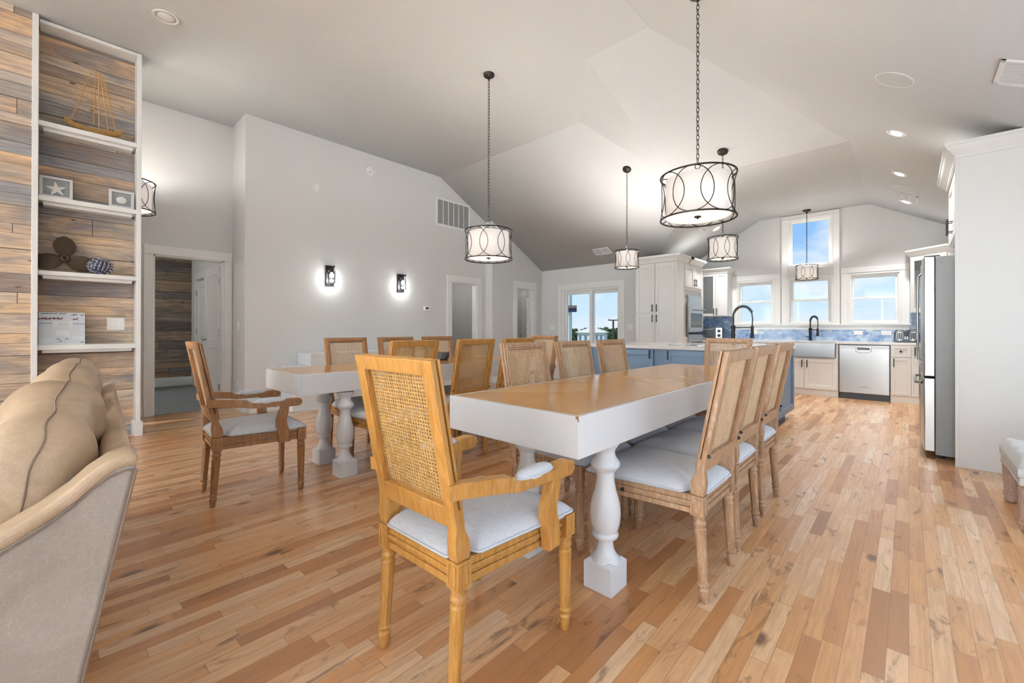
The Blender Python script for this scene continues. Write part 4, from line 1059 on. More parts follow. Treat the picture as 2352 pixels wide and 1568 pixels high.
obj('sofa_base', MB().box(-SL + .17, -.17, -.86, -.22, .08, .30), m_leather2, sf, .02)
b = MB()
for x_, y_ in ((-.08, -.18), (-.08, -.80), (-SL + .08, -.18), (-SL + .08, -.80)): b.lathe([(.03, 0), (.035, .06)], (x_, y_, 0), 16)
obj('sofa_foot', b, W_BROWN, sf)
def pillow(w, d, h, n=24, m=14, p=.62, wob=.0, seed=0, pinch=0.0):
    rn = random.Random(seed); ph = [rn.uniform(0, 6) for _ in range(6)]; rings = []
    for j in range(m + 1):
        v = -PI / 2 + PI * j / m; cz = math.copysign(abs(math.sin(v)) ** .8, math.sin(v)); rr = abs(math.cos(v)) ** .55
        ring = []
        for i in range(n):
            a = 2 * PI * i / n; cx = math.copysign(abs(math.cos(a)) ** p, math.cos(a)); cy = math.copysign(abs(math.sin(a)) ** p, math.sin(a))
            x_, y_, z_ = cx * rr * w / 2, cy * rr * h / 2, cz * d / 2
            q = 1 + wob * (math.sin(3 * a + ph[0] + 4 * v) + .6 * math.sin(5 * a + ph[1]) + .5 * math.sin(9 * cx + ph[2]))
            ring.append((x_ * q, z_ * q * (1 - pinch * abs(cx)), y_ * q))
        rings.append(ring)
    return MB().loft(rings)
def cushion(w, h, d, seed):
    """big loose back cushion: a soft box in the x-z plane, thickest in the lower middle, slumped rounded top"""
    rn = random.Random(seed); ph = [rn.uniform(0, 6) for _ in range(6)]; n = 56; rings = []; m = 22
    for j in range(m + 1):
        v = -PI / 2 + PI * j / m; rr = abs(math.cos(v)) ** .42; th = math.copysign(abs(math.sin(v)) ** .75, math.sin(v)); ring = []
        for i in range(n):
            a = 2 * PI * i / n; cx = math.copysign(abs(math.cos(a)) ** .55, math.cos(a)); cz = math.copysign(abs(math.sin(a)) ** .62, math.sin(a))
            x_ = cx * rr * w / 2; z_ = cz * rr * h / 2; y_ = th * d / 2 * (1.0 - .28 * max(0, cz) - .10 * abs(cx))
            z_ += .016 * math.sin(5.5 * cx + ph[0]) * max(0, cz) * rr - .012 * math.sin(9 * cx + ph[1]) * rr * abs(th)
            y_ += .010 * math.sin(7 * cx + ph[2]) * math.cos(3 * cz + ph[3]) * th + .006 * math.sin(15 * cx + 4 * cz + ph[4]) * th
            ring.append((x_, y_, z_))
        rings.append(ring)
    return MB().loft(rings)
for k, (xc, w, dz) in enumerate(((-.475, .74, .0), (-1.13, .58, .012), (-1.70, .56, .006))):
    b = cushion(w, .66, .30, 3 + k)
    tm = Matrix.Translation((xc, -.215, .618 + dz)) @ Matrix.Rotation(R(-13), 4, 'X')
    b.v = [tuple(tm @ Vector(p_)) for p_ in b.v]; cu = obj('back_cushion', b, m_leather, sf, ang=80)
    b = MB(); pts = []
    for i in range(61):
        a = -.6 + (PI + 1.2) * i / 60; cx = math.copysign(abs(math.cos(a)) ** .55, math.cos(a)); cz = math.copysign(abs(math.sin(a)) ** .62, math.sin(a)); rn = random.Random(3 + k); ph = [rn.uniform(0, 6) for _ in range(6)]
        pts.append((w / 2 * cx * 1.004, .004 * math.sin(a * 13), .33 * cz * 1.004 + .016 * math.sin(5.5 * cx + ph[0]) * max(0, cz)))
    b.tube([tuple(tm @ Vector(p_)) for p_ in pts], .0026, 6); obj('seam', b, m_welt, cu)
    b = pillow(w, .17, .56, 32, 14, .5, .01, 9 + k); tm = Matrix.Translation((xc, -.56, .375)) @ Matrix.Rotation(R(90), 4, 'X'); b.v = [tuple(tm @ Vector(p_)) for p_ in b.v]; obj('seat_cushion', b, m_leather, sf, ang=80)
b = pillow(.46, .17, .42, 32, 16, .7, .02, 21); fm = flat('cream_shearling', (.66, .60, .50), .95, bump=(70, .7, .01))
pl = obj('throw_pillow', b, fm, None, ang=80); pl.location = (-2.72, -.235, .735); pl.rotation_euler = (R(10), 0, R(-8)); tag(pl, 'cream fleece throw pillow on the leather sofa at the left edge', 'pillow')

# ------------------------------------------------------------------ kitchen cabinets (local frame: front face y = 0 looking to -Y, depth to +Y)
def bar_handle(parent, x, z0, z1, horiz=False, out=.032, y=-.02):
    b = MB()
    if horiz: b.box(z0, z1, y - out, y - out + .010, x - .005, x + .005); [b.box(q - .004, q + .004, y - out + .01, y, x - .004, x + .004) for q in (z0 + .02, z1 - .02)]
    else: b.box(x - .006, x + .006, y - out, y - out + .012, z0, z1); [b.box(x - .004, x + .004, y - out + .01, y, q - .004, q + .004) for q in (z0 + .02, z1 - .02)]
    return obj('handle', b, m_black, parent, .0015)
def shaker(parent, name, x0, x1, z0, z1, mat, handle=None, rail=.065, glass=None, knob=False):
    b = MB(); g = .0015; a, c, d, e = x0 + g, x1 - g, z0 + g, z1 - g
    b.box(a, a + rail, -.02, 0, d, e); b.box(c - rail, c, -.02, 0, d, e); b.box(a + rail, c - rail, -.02, 0, e - rail, e); b.box(a + rail, c - rail, -.02, 0, d, d + rail)
    if not glass: b.box(a + rail, c - rail, -.010, 0, d + rail, e - rail)
    o = obj(name, b, mat, parent, .0015, seg=1)
    if glass: obj('door_glass', MB().box(a + rail, c - rail, -.010, -.006, d + rail, e - rail), glass, o)
    if handle: bar_handle(o, *handle)
    if knob: obj('knob', MB().lathe([(.006, -.02), (.006, -.032), (.014, -.038), (.015, -.046), (.009, -.050)], ((a + c) / 2, 0, (d + e) / 2), 20, axis='y'), m_black, o)
    return o
def crown(parent, x0, x1, y0, y1, z, h=.10, ov=.07, left=True, right=True, back=False):
    b = MB(); st = 7
    prof = [(0.0, 0.0), (.008, .004), (.010, .018), (.022, .034), (.042, .058), (.060, .070), (.064, .078), (ov, .080), (ov, h), (-.02, h)]
    rings = []
    for o_, zz in prof:
        rings.append([(x0 - (o_ if left else 0), y1, z + zz), (x0 - (o_ if left else 0), y0 - o_, z + zz), (x1 + (o_ if right else 0), y0 - o_, z + zz), (x1 + (o_ if right else 0), y1, z + zz)])
    b.loft(rings); return obj('crown_moulding', b, m_cab, parent, ang=25)

# tall pantry with the oven stack on its kitchen side
pn = thing('pantry_cabinet', 'tall white pantry cabinet with four shaker doors, left of the wall ovens', 'cabinet', (0, 7.20, 0))
obj('carcass', MB().box(-3.625, -2.90, .0, 1.17, .0, 2.27), m_cab, pn, .002)
for x0, x1, hx in ((-3.612, -3.255, -3.292), (-3.250, -2.90, -3.213)):
    shaker(pn, 'door', x0, x1, 1.397, 2.255, m_cab, (hx, 1.415, 1.545)); shaker(pn, 'door', x0, x1, .13, 1.385, m_cab, (hx, 1.235, 1.365))
crown(pn, -3.625, -2.87, -.02, .555, 2.27, .115, .085)
crown(pn, -3.60, -2.87, .50, 1.19, 2.27, .115, .085, left=False)
on = thing('oven_cabinet', 'white cabinet frame around the wall ovens with two small doors above', 'cabinet', (-2.87, 7.20, 0), R(90))
obj('carcass', MB().box(-.0, 1.18, .0, .03, 0, .98).box(-.0, .30, .0, .03, .98, 2.27).box(1.15, 1.18, 0, .03, .98, 2.27).box(.30, 1.15, 0, .03, 1.80, 2.27), m_cab, on, .002)
shaker(on, 'door', .34, .74, 1.86, 2.25, m_cab, (.70, 1.885, 2.015)); shaker(on, 'door', .745, 1.145, 1.86, 2.25, m_cab, (.785, 1.885, 2.015))
ov = thing('double_wall_oven', 'stainless steel double wall oven in the white oven cabinet', 'oven', (-2.87, 7.20, 0), R(90))
obj('oven_body', MB().box(.46, 1.145, -.012, .0, .62, 1.725), m_steel2, ov, .003)
for z0, z1 in ((1.075, 1.52), (.66, 1.005)):
    d_ = obj('oven_door', MB().box(.465, 1.14, -.04, -.012, z0, z1), m_steel2, ov, .004)
    obj('oven_window', MB().box(.53, 1.08, -.042, -.040, z0 + .07, z1 - .12), flat('dark_oven_glass', (.03, .03, .035), .05) if 'dark_oven_glass' not in bpy.data.materials else bpy.data.materials['dark_oven_glass'], d_)
    b = MB(); b.tube([(.50, -.085, z1 - .05), (1.10, -.085, z1 - .05)], .011, 12); b.box(.515, .535, -.085, -.04, z1 - .06, z1 - .04); b.box(1.065, 1.085, -.085, -.04, z1 - .06, z1 - .04); obj('oven_handle', b, m_steel, d_)
obj('control_panel', MB().box(.50, 1.11, -.016, -.012, 1.56, 1.69), m_steel, ov, .002)
obj('vent_gap', MB().box(.47, 1.135, -.014, -.0125, 1.018, 1.06), m_slot, ov)

# corner uppers, base run, counters
uc = thing('corner_wall_cabinet', 'white upper cabinet at the corner with a frosted glass door, left of the windows', 'cabinet', (0, 9.07, 0))
obj('carcass', MB().box(-3.12, -2.615, .0, .32, 1.372, 2.225), m_cab, uc, .002)
shaker(uc, 'door', -3.12, -2.835, 1.38, 2.22, m_cab, (-2.862, 1.40, 1.53), .045, flat('frosted_grey_glass', (.17, .185, .185), .25))
shaker(uc, 'door', -2.832, -2.617, 1.38, 2.22, m_cab, (-2.805, 1.40, 1.53), .045)
crown(uc, -3.12, -2.615, -.02, .32, 2.225, .10, .07, left=False)
ct = thing('kitchen_counter', 'pale quartz worktop running under the kitchen windows', 'countertop', (0, 0, 0))
obj('countertop', MB().box(-3.62, -1.46, 8.745, 9.39, .875, .914).box(-.875, .98, 8.745, 9.39, .875, .914).box(-1.46, -.875, 9.20, 9.39, .875, .914).box(.11, 1.28, 7.72, 8.745, .875, .914), m_quartz, ct, .003)
bc = thing('base_cabinet', 'white sink base cabinet with two shaker doors under the steel farmhouse sink', 'cabinet', (0, 8.76, 0))
obj('carcass', MB().box(-1.87, -.842, .0, .60, .10, .64).box(-.876, -.842, 0, .60, .64, .873).box(-1.87, -1.46, .0, .60, .64, .873).box(-1.87, -.842, .0, .60, .0, .10), m_cab, bc, .002)
shaker(bc, 'door', -1.76, -1.308, .113, .62, m_cab, (-1.335, .47, .60), .06); shaker(bc, 'door', -1.306, -.852, .113, .62, m_cab, (-1.262, .47, .60), .06)
bc = thing('base_cabinet', 'white base cabinets in the left kitchen corner, mostly behind the island', 'cabinet', (0, 8.76, 0))
obj('carcass', MB().box(-3.62, -1.875, .0, .60, .0, .873), m_cab, bc, .002)
shaker(bc, 'drawer_front', -2.35, -1.88, .70, .86, m_cab, (.78, -2.20, -2.03, True), .045); shaker(bc, 'door', -2.35, -1.88, .113, .69, m_cab, (-2.31, .54, .67), .06)
m_sink = steel_mat('sink_steel', (.30, .30, .30), .3, False)
sk = thing('farmhouse_sink', 'stainless steel apron-front sink under the middle kitchen window', 'sink', (0, 0, 0))
obj('apron', MB().box(-1.458, -.878, 8.715, 8.74, .645, .885), m_sink, sk, .006)
b = MB(); b.box(-1.458, -1.44, 8.74, 9.19, .66, .885); b.box(-.896, -.878, 8.74, 9.19, .66, .885); b.box(-1.44, -.896, 9.172, 9.19, .66, .885); b.box(-1.44, -.896, 8.74, 9.172, .66, .67); obj('basin', b, m_sink, sk, .003)
dw = thing('dishwasher', 'stainless steel dishwasher with a pocket handle beside the sink', 'dishwasher', (0, 8.76, 0))
obj('tub', MB().box(-.832, -.210, .0, .58, .10, .868), m_dark, dw)
obj('dishwasher_door', MB().box(-.828, -.215, -.028, .0, .100, .860), m_steel, dw, .004)
obj('control_strip', MB().box(-.828, -.215, -.030, -.0285, .805, .858), flat('steel_control_strip', (.36, .36, .36), .35, .9), dw)
b = MB(); pr_ = []
for k in range(17): a = PI * k / 16; pr_.append((-.522 + .098 * math.cos(a), .800 - .060 * math.sin(a) ** .5))
b.prism([(-.424, .83), (-.62, .83)] + pr_[::-1], 'y', -.052, -.030); obj('pocket_handle', b, m_steel, dw, .006)
obj('pocket', MB().box(-.60, -.444, -.0535, -.052, .79, .826), m_dark, dw, .001)
b = MB()
for k in range(9): b.box(-.575 + k * .012, -.567 + k * .012, -.0288, -.028, .198, .207 if k % 2 else .204)
obj('maker_lettering', b, m_slot, dw); obj('kick_plate', MB().box(-.832, -.210, -.005, .0, .0, .095), m_dark, dw)
bc = thing('base_cabinet', 'narrow white base cabinet with one drawer and one door, right of the dishwasher', 'cabinet', (0, 8.76, 0))
obj('carcass', MB().box(-.205, .118, .0, .60, .0, .873), m_cab, bc, .002)
shaker(bc, 'drawer_front', -.200, .028, .695, .868, m_cab, None, .045, knob=True); shaker(bc, 'door', -.200, .028, .115, .688, m_cab, (-.165, .54, .675), .045); shaker(bc, 'door', .032, .113, .115, .868, m_cab, (.070, .725, .855), .02)
rg = thing('range', 'stainless steel range on the right wall, seen as a sliver behind the refrigerator', 'range', (.10, 7.70, 0), R(-90))
obj('range_body', MB().box(.0, .76, .0, .64, .03, .912), m_steel, rg, .004); b = MB(); b.tube([(.05, -.045, .76), (.71, -.045, .76)], .012, 10); b.box(.06, .08, -.045, 0, .75, .77); b.box(.68, .70, -.045, 0, .75, .77); obj('oven_handle', b, m_steel, rg); obj('oven_window', MB().box(.10, .66, -.002, .0, .30, .66), m_dark, rg)
obj('kick_plate', MB().box(.0, .76, .03, .6, 0, .03), m_dark, rg)
bc = thing('base_cabinet', 'white base cabinet on the right wall between the corner and the range', 'cabinet', (.135, 8.74, 0), R(-90)); obj('carcass', MB().box(.0, 1.02, .0, 1.10, .0, .873), m_cab, bc, .002)
uc = thing('diagonal_wall_cabinet', 'white diagonal upper corner cabinet right of the kitchen windows, behind the refrigerator', 'cabinet', (0, 0, 0))
ft = [(.030, 9.388), (.030, 9.08), (.42, 8.72), (1.28, 8.72), (1.28, 9.388)]
obj('carcass', MB().prism(ft, 'z', 1.372, 2.235), m_cab, uc, .002)
an = math.atan2(-.36, .39); dl = math.hypot(.39, .36)
dd = bpy.data.objects.new('door', None)
b = MB(); w_ = dl - .01
b.box(.005, .055, -.02, 0, 1.38, 2.225); b.box(w_ - .05, w_, -.02, 0, 1.38, 2.225); b.box(.055, w_ - .05, -.02, 0, 2.165, 2.225); b.box(.055, w_ - .05, -.02, 0, 1.38, 1.44)
do = obj('door', b, m_cab, uc, .0015); do.location = (.030, 9.08, 0); do.rotation_euler = (0, 0, an)
bpy.data.objects.remove(dd)
obj('door_glass', MB().box(.055, w_ - .05, -.012, -.008, 1.44, 2.165), flat('mirror_glass', (.80, .84, .88), .03, 1.0), do)
rings = []
for o_, zz in [(0.0, 0.0), (.010, .018), (.042, .058), (.060, .070), (.07, .080), (.07, .10)]:
    rings.append([(.030 - o_, 9.388, 2.235 + zz), (.030 - o_, 9.08 - o_ * .5, 2.235 + zz), (.42 - o_ * .4, 8.72 - o_, 2.235 + zz), (1.28, 8.72 - o_, 2.235 + zz), (1.28, 9.388, 2.235 + zz)])
obj('crown_moulding', MB().loft(rings), m_cab, uc, ang=25)
uc = thing('wall_cabinet', 'white upper cabinets on the right kitchen wall, hidden behind the refrigerator cabinet', 'cabinet', (.93, 8.70, 0), R(-90)); obj('carcass', MB().box(.0, 2.5, .0, .36, 1.372, 2.235), m_cab, uc, .002)

# refrigerator and its surround
fg = thing('refrigerator', 'tall stainless steel refrigerator with a grey side, standing by the white end panel', 'refrigerator', (0, 5.20, 0))
obj('fridge_body', MB().box(.170, .95, .0, .92, .03, 1.745), m_fridge, fg, .004)
b = MB()
def fdoor(z0, z1, y0, y1):
    n = 9; pts = [(.168, y0), (.168, y1)] + [(.088 + .012 * (abs(2 * k / (n - 1) - 1) ** 3), y1 - (y1 - y0) * k / (n - 1)) for k in range(n)]
    return MB().prism(pts, 'z', z0, z1)
for nm, z0, z1, y0, y1 in (('upper_door', .705, 1.745, .002, .457), ('upper_door', .705, 1.745, .463, .918), ('freezer_drawer', .055, .690, .002, .918)):
    d_ = obj(nm, fdoor(z0, z1, y0, y1), m_steel, fg, .006, seg=3)
    b = MB()
    if nm == 'upper_door':
        yh = .405 if y0 < .3 else .515; b.tube([(.09, yh, z0 + .10), (.066, yh, z0 + .13), (.062, yh, z0 + .5), (.066, yh, z1 - .13), (.09, yh, z1 - .10)], .009, 10)
    else: b.tube([(.085, .05, .645), (.048, .08, .645), (.044, .46, .645), (.048, .84, .645), (.085, .87, .645)], .012, 10)
    obj('door_handle', b, m_steel, d_)
obj('hinge_cap', MB().box(.10, .20, .01, .07, 1.745, 1.758), m_dark, fg, .004)
b = MB(); b.lathe([(.02, 0), (.025, .03)], (.21, .05, 0), 12); b.lathe([(.02, 0), (.025, .03)], (.21, .86, 0), 12); b.lathe([(.02, 0), (.025, .03)], (.88, .05, 0), 12); b.lathe([(.02, 0), (.025, .03)], (.88, .86, 0), 12)
obj('foot', b, m_dark, fg)
fc = thing('refrigerator_cabinet', 'white cabinet above the refrigerator with a full-height end panel and crown', 'cabinet', (0, 0, 0))
obj('end_panel', MB().box(.280, 1.29, 4.995, 5.02, .0, 2.50).box(.276, .300, 4.990, 4.996, .0, 2.50), m_cab, fc, .002)
obj('carcass', MB().box(.315, 1.29, 5.02, 6.14, 1.93, 2.50).box(.33, .36, 6.12, 6.14, .0, 1.93).box(.36, 1.29, 6.12, 6.14, .0, 1.93), m_cab, fc, .002)
obj('inner_back', MB().box(.60, .62, 5.03, 6.11, 1.76, 1.93), m_cab, fc)
fcd = bpy.data.objects.new('cabinet_doors', None)
bpy.data.objects.remove(fcd)
for y0, y1, hy in ((5.03, 5.575, 5.535), (5.58, 6.13, 5.62)):
    b = MB(); xx = .315; rl = .07
    b.box(xx - .02, xx, y0, y0 + rl, 1.945, 2.49); b.box(xx - .02, xx, y1 - rl, y1, 1.945, 2.49); b.box(xx - .02, xx, y0 + rl, y1 - rl, 2.42, 2.49); b.box(xx - .02, xx, y0 + rl, y1 - rl, 1.945, 2.015); b.box(xx - .010, xx, y0 + rl, y1 - rl, 2.015, 2.42)
    d_ = obj('door', b, m_cab, fc, .002)
    b = MB(); b.box(xx - .062, xx - .050, hy - .006, hy + .006, 1.975, 2.115)
    for z in (2.0, 2.09): b.box(xx - .05, xx - .02, hy - .004, hy + .004, z - .004, z + .004)
    obj('handle', b, m_black, d_, .0015)
rings = []
for o_, zz in [(0.0, 0.0), (.008, .004), (.010, .018), (.022, .034), (.042, .060), (.060, .080), (.064, .092), (.07, .094), (.07, .118)]:
    rings.append([(.285 - o_, 6.14 + o_, 2.50 + zz), (.285 - o_, 4.995 - o_, 2.50 + zz), (1.0, 4.995 - o_, 2.50 + zz), (1.0, 6.14 + o_, 2.50 + zz)])
cmo = obj('crown_moulding', MB().loft(rings), m_cab, fc, ang=25)

# island
isl = thing('kitchen_island', 'slate blue kitchen island with a white quartz top', 'kitchen island', (0, 4.95, 0))
obj('carcass', MB().box(-3.33, -1.07, .02, 1.41, .10, .873).box(-3.26, -1.14, .09, 1.34, .0, .10), m_blue, isl, .002)
obj('island_top', MB().box(-3.37, -1.04, -.03, 1.45, .873, .914), m_quartz, isl, .004)
for x0, x1, hx in ((-3.32, -2.82, -2.86), (-2.815, -2.255, -2.291), (-2.10, -1.60, -2.066), (-1.595, -1.08, -1.56)): shaker(isl, 'door', x0, x1, .115, .865, m_blue, (hx, .755, .875 - .015), .065)
for y0, y1 in ((.03, .70), (.71, 1.40)):
    b = MB(); xx = -1.07; rl = .075
    b.box(xx, xx + .018, y0, y0 + rl, .115, .865); b.box(xx, xx + .018, y1 - rl, y1, .115, .865); b.box(xx, xx + .018, y0 + rl, y1 - rl, .79, .865); b.box(xx, xx + .018, y0 + rl, y1 - rl, .115, .19)
    obj('side_panel', b, m_blue, isl, .002)
plate('wall_socket', 'dark socket on the blue side of the island', 'wall socket', (-1.0525, 5.80, .62), .05, .05, 1, 'socket', n='+x')
obj('island_sink_rim', MB().lathe([(.13, .914), (.13, .920), (.118, .920), (.118, .915)], (-1.85, .45, 0), 40), m_steel, isl)
def spring_faucet(label, loc, hgt, reach, rz, s=1.0, out=True):
    r = thing('spring_faucet', label, 'faucet', loc, rz); m = m_black
    b = MB(); b.lathe([(.030 * s, 0), (.030 * s, .01), (.022 * s, .014), (.022 * s, hgt * .42), (.026 * s, hgt * .43), (.026 * s, hgt * .50), (.017 * s, hgt * .52)], seg=24); obj('faucet_body', b, m, r, .001)
    pts = []; top = hgt - reach / 2; h0 = hgt * .50
    for k in range(8): pts.append((0, 0, h0 + (top - h0) * k / 8))
    for k in range(17): a = PI - PI * k / 16 * .86; pts.append((reach / 2 + reach / 2 * math.cos(a), 0, top + reach / 2 * math.sin(a)))
    b = MB(); b.tube(pts, .008 * s, 8); e = pts[-1]; b.tube([e, (reach, 0, top - .03), (reach - .005, 0, hgt * .50)], .007 * s, 8); obj('hose', b, m, r)
    b = MB(); n = 30; tot = []
    for i in range(n):
        t = i / (n - 1) * (len(pts) - 1); k = min(int(t), len(pts) - 2); p = Vector(pts[k]).lerp(Vector(pts[k + 1]), t - k); d = (Vector(pts[k + 1]) - Vector(pts[k])).normalized(); u = Vector((0, 1, 0)); v = d.cross(u)
        b.tube([tuple(p + (u * math.cos(q) + v * math.sin(q)) * .017 * s) for q in [j * PI / 5 for j in range(10)]], .0026 * s, 5, True)
    obj('spring', b, m, r)
    b = MB(); b.lathe([(.016 * s, hgt * .50), (.016 * s, hgt * .34), (.019 * s, hgt * .33), (.019 * s, hgt * .24), (.027 * s, hgt * .22), (.027 * s, hgt * .20)], (reach - .005, 0, 0), 20); obj('spray_head', b, m, r)
    b = MB(); b.tube([(0, 0, hgt * .455), (reach - .005, 0, hgt * .455)], .006 * s, 8); b.tube([(0, -.02, .06), (0, -.075, .07)], .008 * s, 8); obj('support_arm', b, m, r)
    return r
spring_faucet('tall black spring faucet on the island', (-1.585, 5.72, .914), .475, .25, R(-20))
spring_faucet('black spring faucet behind the farmhouse sink under the middle window', (-1.295, 9.28, .914), .43, .17, R(-42))
# worktop appliances
to = thing('toaster_oven', 'black toaster oven with a steel control panel in the left kitchen corner', 'toaster oven', (-2.93, 8.98, .914), R(14))
obj('oven_body', MB().box(-.24, .24, .0, .30, .02, .235), m_dark, to, .006); obj('glass_door', MB().box(-.225, .10, -.006, .0, .035, .215), flat('smoked_glass', (.06, .08, .09), .08), to, .003)
obj('control_panel', MB().box(.115, .235, -.006, .0, .025, .23), m_steel, to, .003); b = MB()
for z in (.075, .165): b.lathe([(.028, -.006), (.028, -.022), (.022, -.026)], (.175, 0, z), 20, axis='y')
obj('dial', b, m_dark, to); b = MB(); b.tube([(-.20, -.028, .20), (.08, -.028, .20)], .006, 8); obj('door_handle', b, m_steel, to); b = MB(); [b.box(x_, x_ + .03, y_, y_ + .03, 0, .02) for x_ in (-.22, .19) for y_ in (.02, .25)]; obj('foot', b, m_dark, to)
tt = thing('toaster', 'black four-slice toaster with two chrome levers beside the refrigerator', 'toaster', (-.025, 8.92, .914))
b = MB(); pr_ = [(-.145, .0), (.145, .0), (.142, .14), (.128, .180), (.10, .192), (-.10, .192), (-.128, .180), (-.142, .14)]; b.prism(pr_, 'y', 0, .26); obj('toaster_body', b, flat('gloss_navy_black', (.012, .02, .035), .12), tt, .01, seg=3)
for xc in (-.075, .075):
    b = MB(); n = 24; o1 = [(xc + .034 * math.copysign(abs(math.cos(2 * PI * k / n)) ** .6, math.cos(2 * PI * k / n)), .105 + .078 * math.copysign(abs(math.sin(2 * PI * k / n)) ** .8, math.sin(2 * PI * k / n))) for k in range(n)]
    b.tube([(x_, -.003, z_) for x_, z_ in o1], .005, 6, True); b.box(xc - .014, xc - .010, -.004, .0, .07, .17); b.box(xc + .010, xc + .014, -.004, .0, .07, .17); b.lathe([(.018, -.002), (.018, -.018), (.012, -.020)], (xc, 0, .045), 20, axis='y'); b.box(xc - .020, xc + .020, -.022, -.002, .150, .162)
    obj('lever_panel', b, m_nickel, tt)
b = MB(); b.box(-.022, -.004, -.002, .0, .055, .072); b.box(.004, .022, -.002, .0, .055, .072); b.box(-.022, -.004, -.002, .0, .08, .09); b.box(.004, .022, -.002, .0, .08, .09); obj('button', b, m_plastic, tt)
b = MB(); [b.box(x_ - .012, x_ + .012, .03, .23, .191, .1935) for x_ in (-.10, -.05, .05, .10)]; obj('bread_slot', b, m_slot, tt)
ud = obj('spoon_rest', MB().lathe([(.05, 0), (.075, .004), (.085, .014), (.082, .016), (.05, .006), (.002, .005)], seg=32, ex=1.0, ey=.75), m_plastic, None); ud.location = (-2.12, 5.25, .9145); tag(ud, 'small white oval dish on the island top', 'dish')

# ------------------------------------------------------------------ tufted bench at the right edge
bn = thing('tufted_bench', 'pale grey tufted bench with fluted wooden legs at the right edge of the photo', 'bench', (.44, 3.62, 0))
BW, BD = .82, .66
n = 44; mm = 34; vs = []; fs = []
for j in range(mm + 1):
    for i in range(n + 1):
        s_, t_ = i / n, j / mm; x_, y_ = s_ * BW, t_ * BD
        e = min(s_, 1 - s_) * BW; e2 = min(t_, 1 - t_) * BD; ed = min(1, min(e, e2) / .05); rim = math.sqrt(max(0, 1 - (1 - ed) ** 2))
        q = abs(math.sin(PI * (x_ / .155 + y_ / .155) * .9)) ; q2 = abs(math.sin(PI * (x_ / .155 - y_ / .155) * .9)); z_ = .345 + .050 * rim + .024 * min(q, q2) ** .5 * rim
        vs.append((x_, y_, z_))
for j in range(mm):
    for i in range(n): a = j * (n + 1) + i; fs.append((a, a + 1, a + n + 2, a + n + 1))
b = MB().add(vs, fs); b.box(.0, BW, .0, BD, .315, .345); obj('tufted_seat', b, m_bench, bn, ang=80)
wb = chair_wood('grey_washed_oak', (.36, .24, .19), (.50, .37, .31), 1.2)
b = MB(); b.box(.006, BW - .006, .006, BD - .006, .255, .30); b.box(.0, BW, .0, BD, .300, .316); b.box(.003, BW - .003, .003, BD - .003, .262, .270); obj('apron', b, flat('whitewashed_apron', (.60, .59, .57), .6, var=.2), bn, .003)
for x_, y_ in ((.045, .045), (BW - .045, .045), (.045, BD - .045), (BW - .045, BD - .045)):
    b = MB(); b.lathe([(.022, 0), (.029, .004), (.031, .03), (.036, .038), (.036, .046), (.032, .050), (.034, .056), (.034, .064), (.030, .068), (.038, .225), (.041, .232), (.036, .238), (.036, .244), (.043, .252), (.043, .262)], (x_, y_, 0), 36, lambda a, z: 1.0 if z < .066 or z > .228 else 1 - .11 * (math.cos(9 * a) > .2)); obj('leg', b, wb, bn)

# ------------------------------------------------------------------ outside, seen through the patio door
def far(u, v, Z):
    """world point on the view ray of a photo pixel at camera depth Z - used to site the distant house and trees"""
    a = yaw; x = (u - CX) / F * Z; z = -(v - 756) / F * Z
    return (x * math.cos(a) - Z * math.sin(a), x * math.sin(a) + Z * math.cos(a), CAMH + z)
struct('ground', MB().box(-400, 300, 9.6, 600, -8.2, -8.0).box(-400, -7.3, -60, 9.6, -8.2, -8.0), flat('dune_grass', (.20, .26, .12), .95, var=.8))
struct('deck', MB().box(-7.2, -3.3, YS + .13, 12.5, -.25, -.03), flat('weathered_deck_boards', (.40, .38, .35), .8, var=.4))
pc = thing('porch_post', 'pale green-white porch post just outside the patio door', 'post', (-6.9, 11.1, -.03))
gx, gy, _ = far(1306, 700, 12.9); pc.location = (gx, gy, -.03)
obj('post_shaft', MB().box(-.075, .075, -.075, .075, 0, 2.62), flat('pale_green_white', (.66, .74, .68), .6), pc, .004)
sg = thing('porch_sign', 'small dark board sign hanging at the porch post outside the patio door', 'sign', (gx + .10, gy + .02, 1.62), R(40))
obj('board', MB().box(-.16, .14, -.10, -.08, .0, .19), flat('navy_board', (.02, .035, .085), .5), sg, .003); obj('top_strip', MB().box(-.16, .14, -.105, -.08, .12, .20), flat('tan_board', (.26, .19, .15), .6), sg, .003)
hx, hy, hz = far(1362, 790, 150)
hs = thing('beach_house', 'two-storey white house with a pale hip roof far outside the patio door', 'house', (hx, hy, -8.0), R(20))
b = MB().box(-6.5, 6.0, -4, 4, .0, 7.85); b.box(-8.5, 9.5, -6.5, -4, 3.6, 3.9); hs.scale = (.74, .74, 1); obj('house_walls', b, flat('white_siding', (.62, .66, .68), .7), hs)
b = MB(); b.loft([[(-7.3, -4.9, 7.85), (6.8, -4.9, 7.85), (6.8, 4.9, 7.85), (-7.3, 4.9, 7.85)], [(-7.3, -4.9, 8.05), (6.8, -4.9, 8.05), (6.8, 4.9, 8.05), (-7.3, 4.9, 8.05)], [(-2.0, -.2, 9.6), (1.6, -.2, 9.6), (1.6, .2, 9.6), (-2.0, .2, 9.6)]]); obj('hip_roof', b, flat('pale_roof_shingles', (.60, .62, .55), .8), hs, ang=20)
for x_ in (-5.2, -2.6, .4, 2.6, 4.6): obj('window', MB().box(x_ - .6, x_ + .6, -4.06, -4.0, 5.3, 7.0), flat('far_window_glass', (.14, .20, .26), .2) if 'far_window_glass' not in bpy.data.materials else bpy.data.materials['far_window_glass'], hs)
b = MB(); b.box(-8.5, 9.5, -6.5, -6.4, 4.8, 4.95)
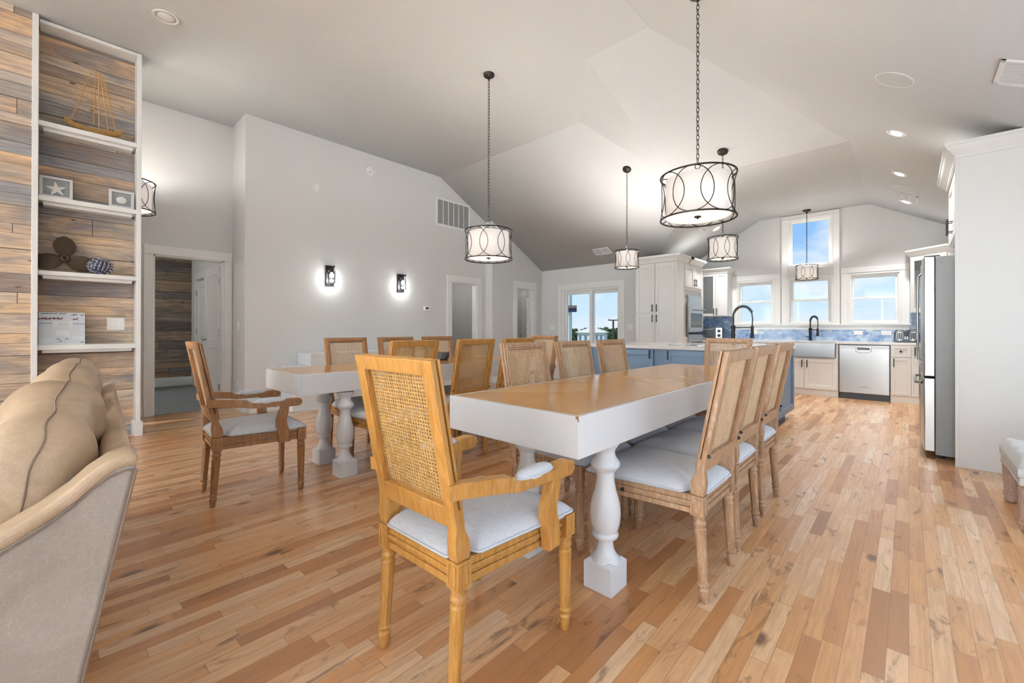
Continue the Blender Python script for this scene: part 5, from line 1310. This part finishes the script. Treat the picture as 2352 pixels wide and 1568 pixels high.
for k in range(46): b.box(-8.5 + k * .4, -8.38 + k * .4, -6.5, -6.4, 3.9, 4.8)
for x_ in (-8.3, -4, 0, 4, 8, 9.3): b.box(x_ - .15, x_ + .15, -6.45, -6.15, 0, 3.7)
obj('deck_railing', b, m_trim, hs)
tm_ = [flat('dark_green_foliage', (.055, .10, .045), .9, var=.5), flat('mid_green_foliage', (.10, .16, .05), .9, var=.5)]
def tree(k, u, v, Z, w):
    x_, y_, z_ = far(u, v, Z); rn = random.Random(k); H_ = z_ + 8.0
    r = thing('distant_tree', 'dark green tree on the far tree line outside the patio door', 'tree', (x_, y_, -8.0), 0, 'trees on the far tree line')
    b = MB()
    for i in range(420):
        a = rn.uniform(0, 2 * PI); e = rn.uniform(-.5, 1); rr = w * .5 * math.sqrt(max(0, 1 - e * e * .9)) * rn.uniform(.75, 1.05); c = Vector((rr * math.cos(a), rr * math.sin(a), H_ * .62 + e * H_ * .38)); s_ = w * .10 * rn.uniform(.6, 1.3)
        vs_ = [tuple(c + Vector((rn.uniform(-s_, s_), rn.uniform(-s_, s_), rn.uniform(-s_, s_)))) for _ in range(4)]; b.add(vs_, [(0, 1, 2), (0, 1, 3), (1, 2, 3), (0, 2, 3)])
    obj('crown', b, tm_[k % 2], r, ang=10); obj('trunk', MB().lathe([(w * .05, 0), (w * .03, H_ * .6)], seg=8), W_BROWN, r)
for k, (u, v, Z) in enumerate(((1294, 757, 190), (1306, 754, 205), (1320, 755, 190), (1340, 756, 210), (1377, 754, 190), (1391, 752, 205), (1403, 756, 190), (1415, 758, 205), (1430, 757, 190))): tree(k, u, v, Z, 4.6)
b = MB(); rn = random.Random(5)
for i in range(2600):
    u_ = rn.uniform(1280, 1450); x_, y_, z_ = far(u_, 757 + 5 * math.sin(u_ * .11) + rn.uniform(2, 9), rn.uniform(225, 250)); h_ = rn.uniform(0, 1) ** 2 * (z_ + 7.5); c = Vector((x_, y_, z_ - h_)); s_ = rn.uniform(.5, 1.3)
    b.add([tuple(c + Vector((rn.uniform(-s_, s_), rn.uniform(-s_, s_), rn.uniform(-s_, s_)))) for _ in range(4)], [(0, 1, 2), (0, 1, 3), (1, 2, 3), (0, 2, 3)])
tag(obj('woodland', b, tm_[0], None, ang=10), 'dark woodland undergrowth on the horizon outside the patio door', 'woodland', kind='stuff')
ux, uy, uz = far(1408.5, 734, 60)
up = thing('utility_pole', 'dark wooden utility pole with a crossbar outside the patio door', 'utility pole', (ux, uy, -8.0), R(43))
obj('pole_shaft', MB().lathe([(.17, 0), (.13, uz + 8.0)], seg=12), flat('dark_pole_wood', (.07, .055, .045), .8), up); obj('crossbar', MB().box(-.72, .72, -.06, .06, uz + 7.85, uz + 8.0).box(-.62, -.56, -.03, .03, uz + 8.0, uz + 8.15).box(.56, .62, -.03, .03, uz + 8.0, uz + 8.15), bpy.data.materials['dark_pole_wood'], up)
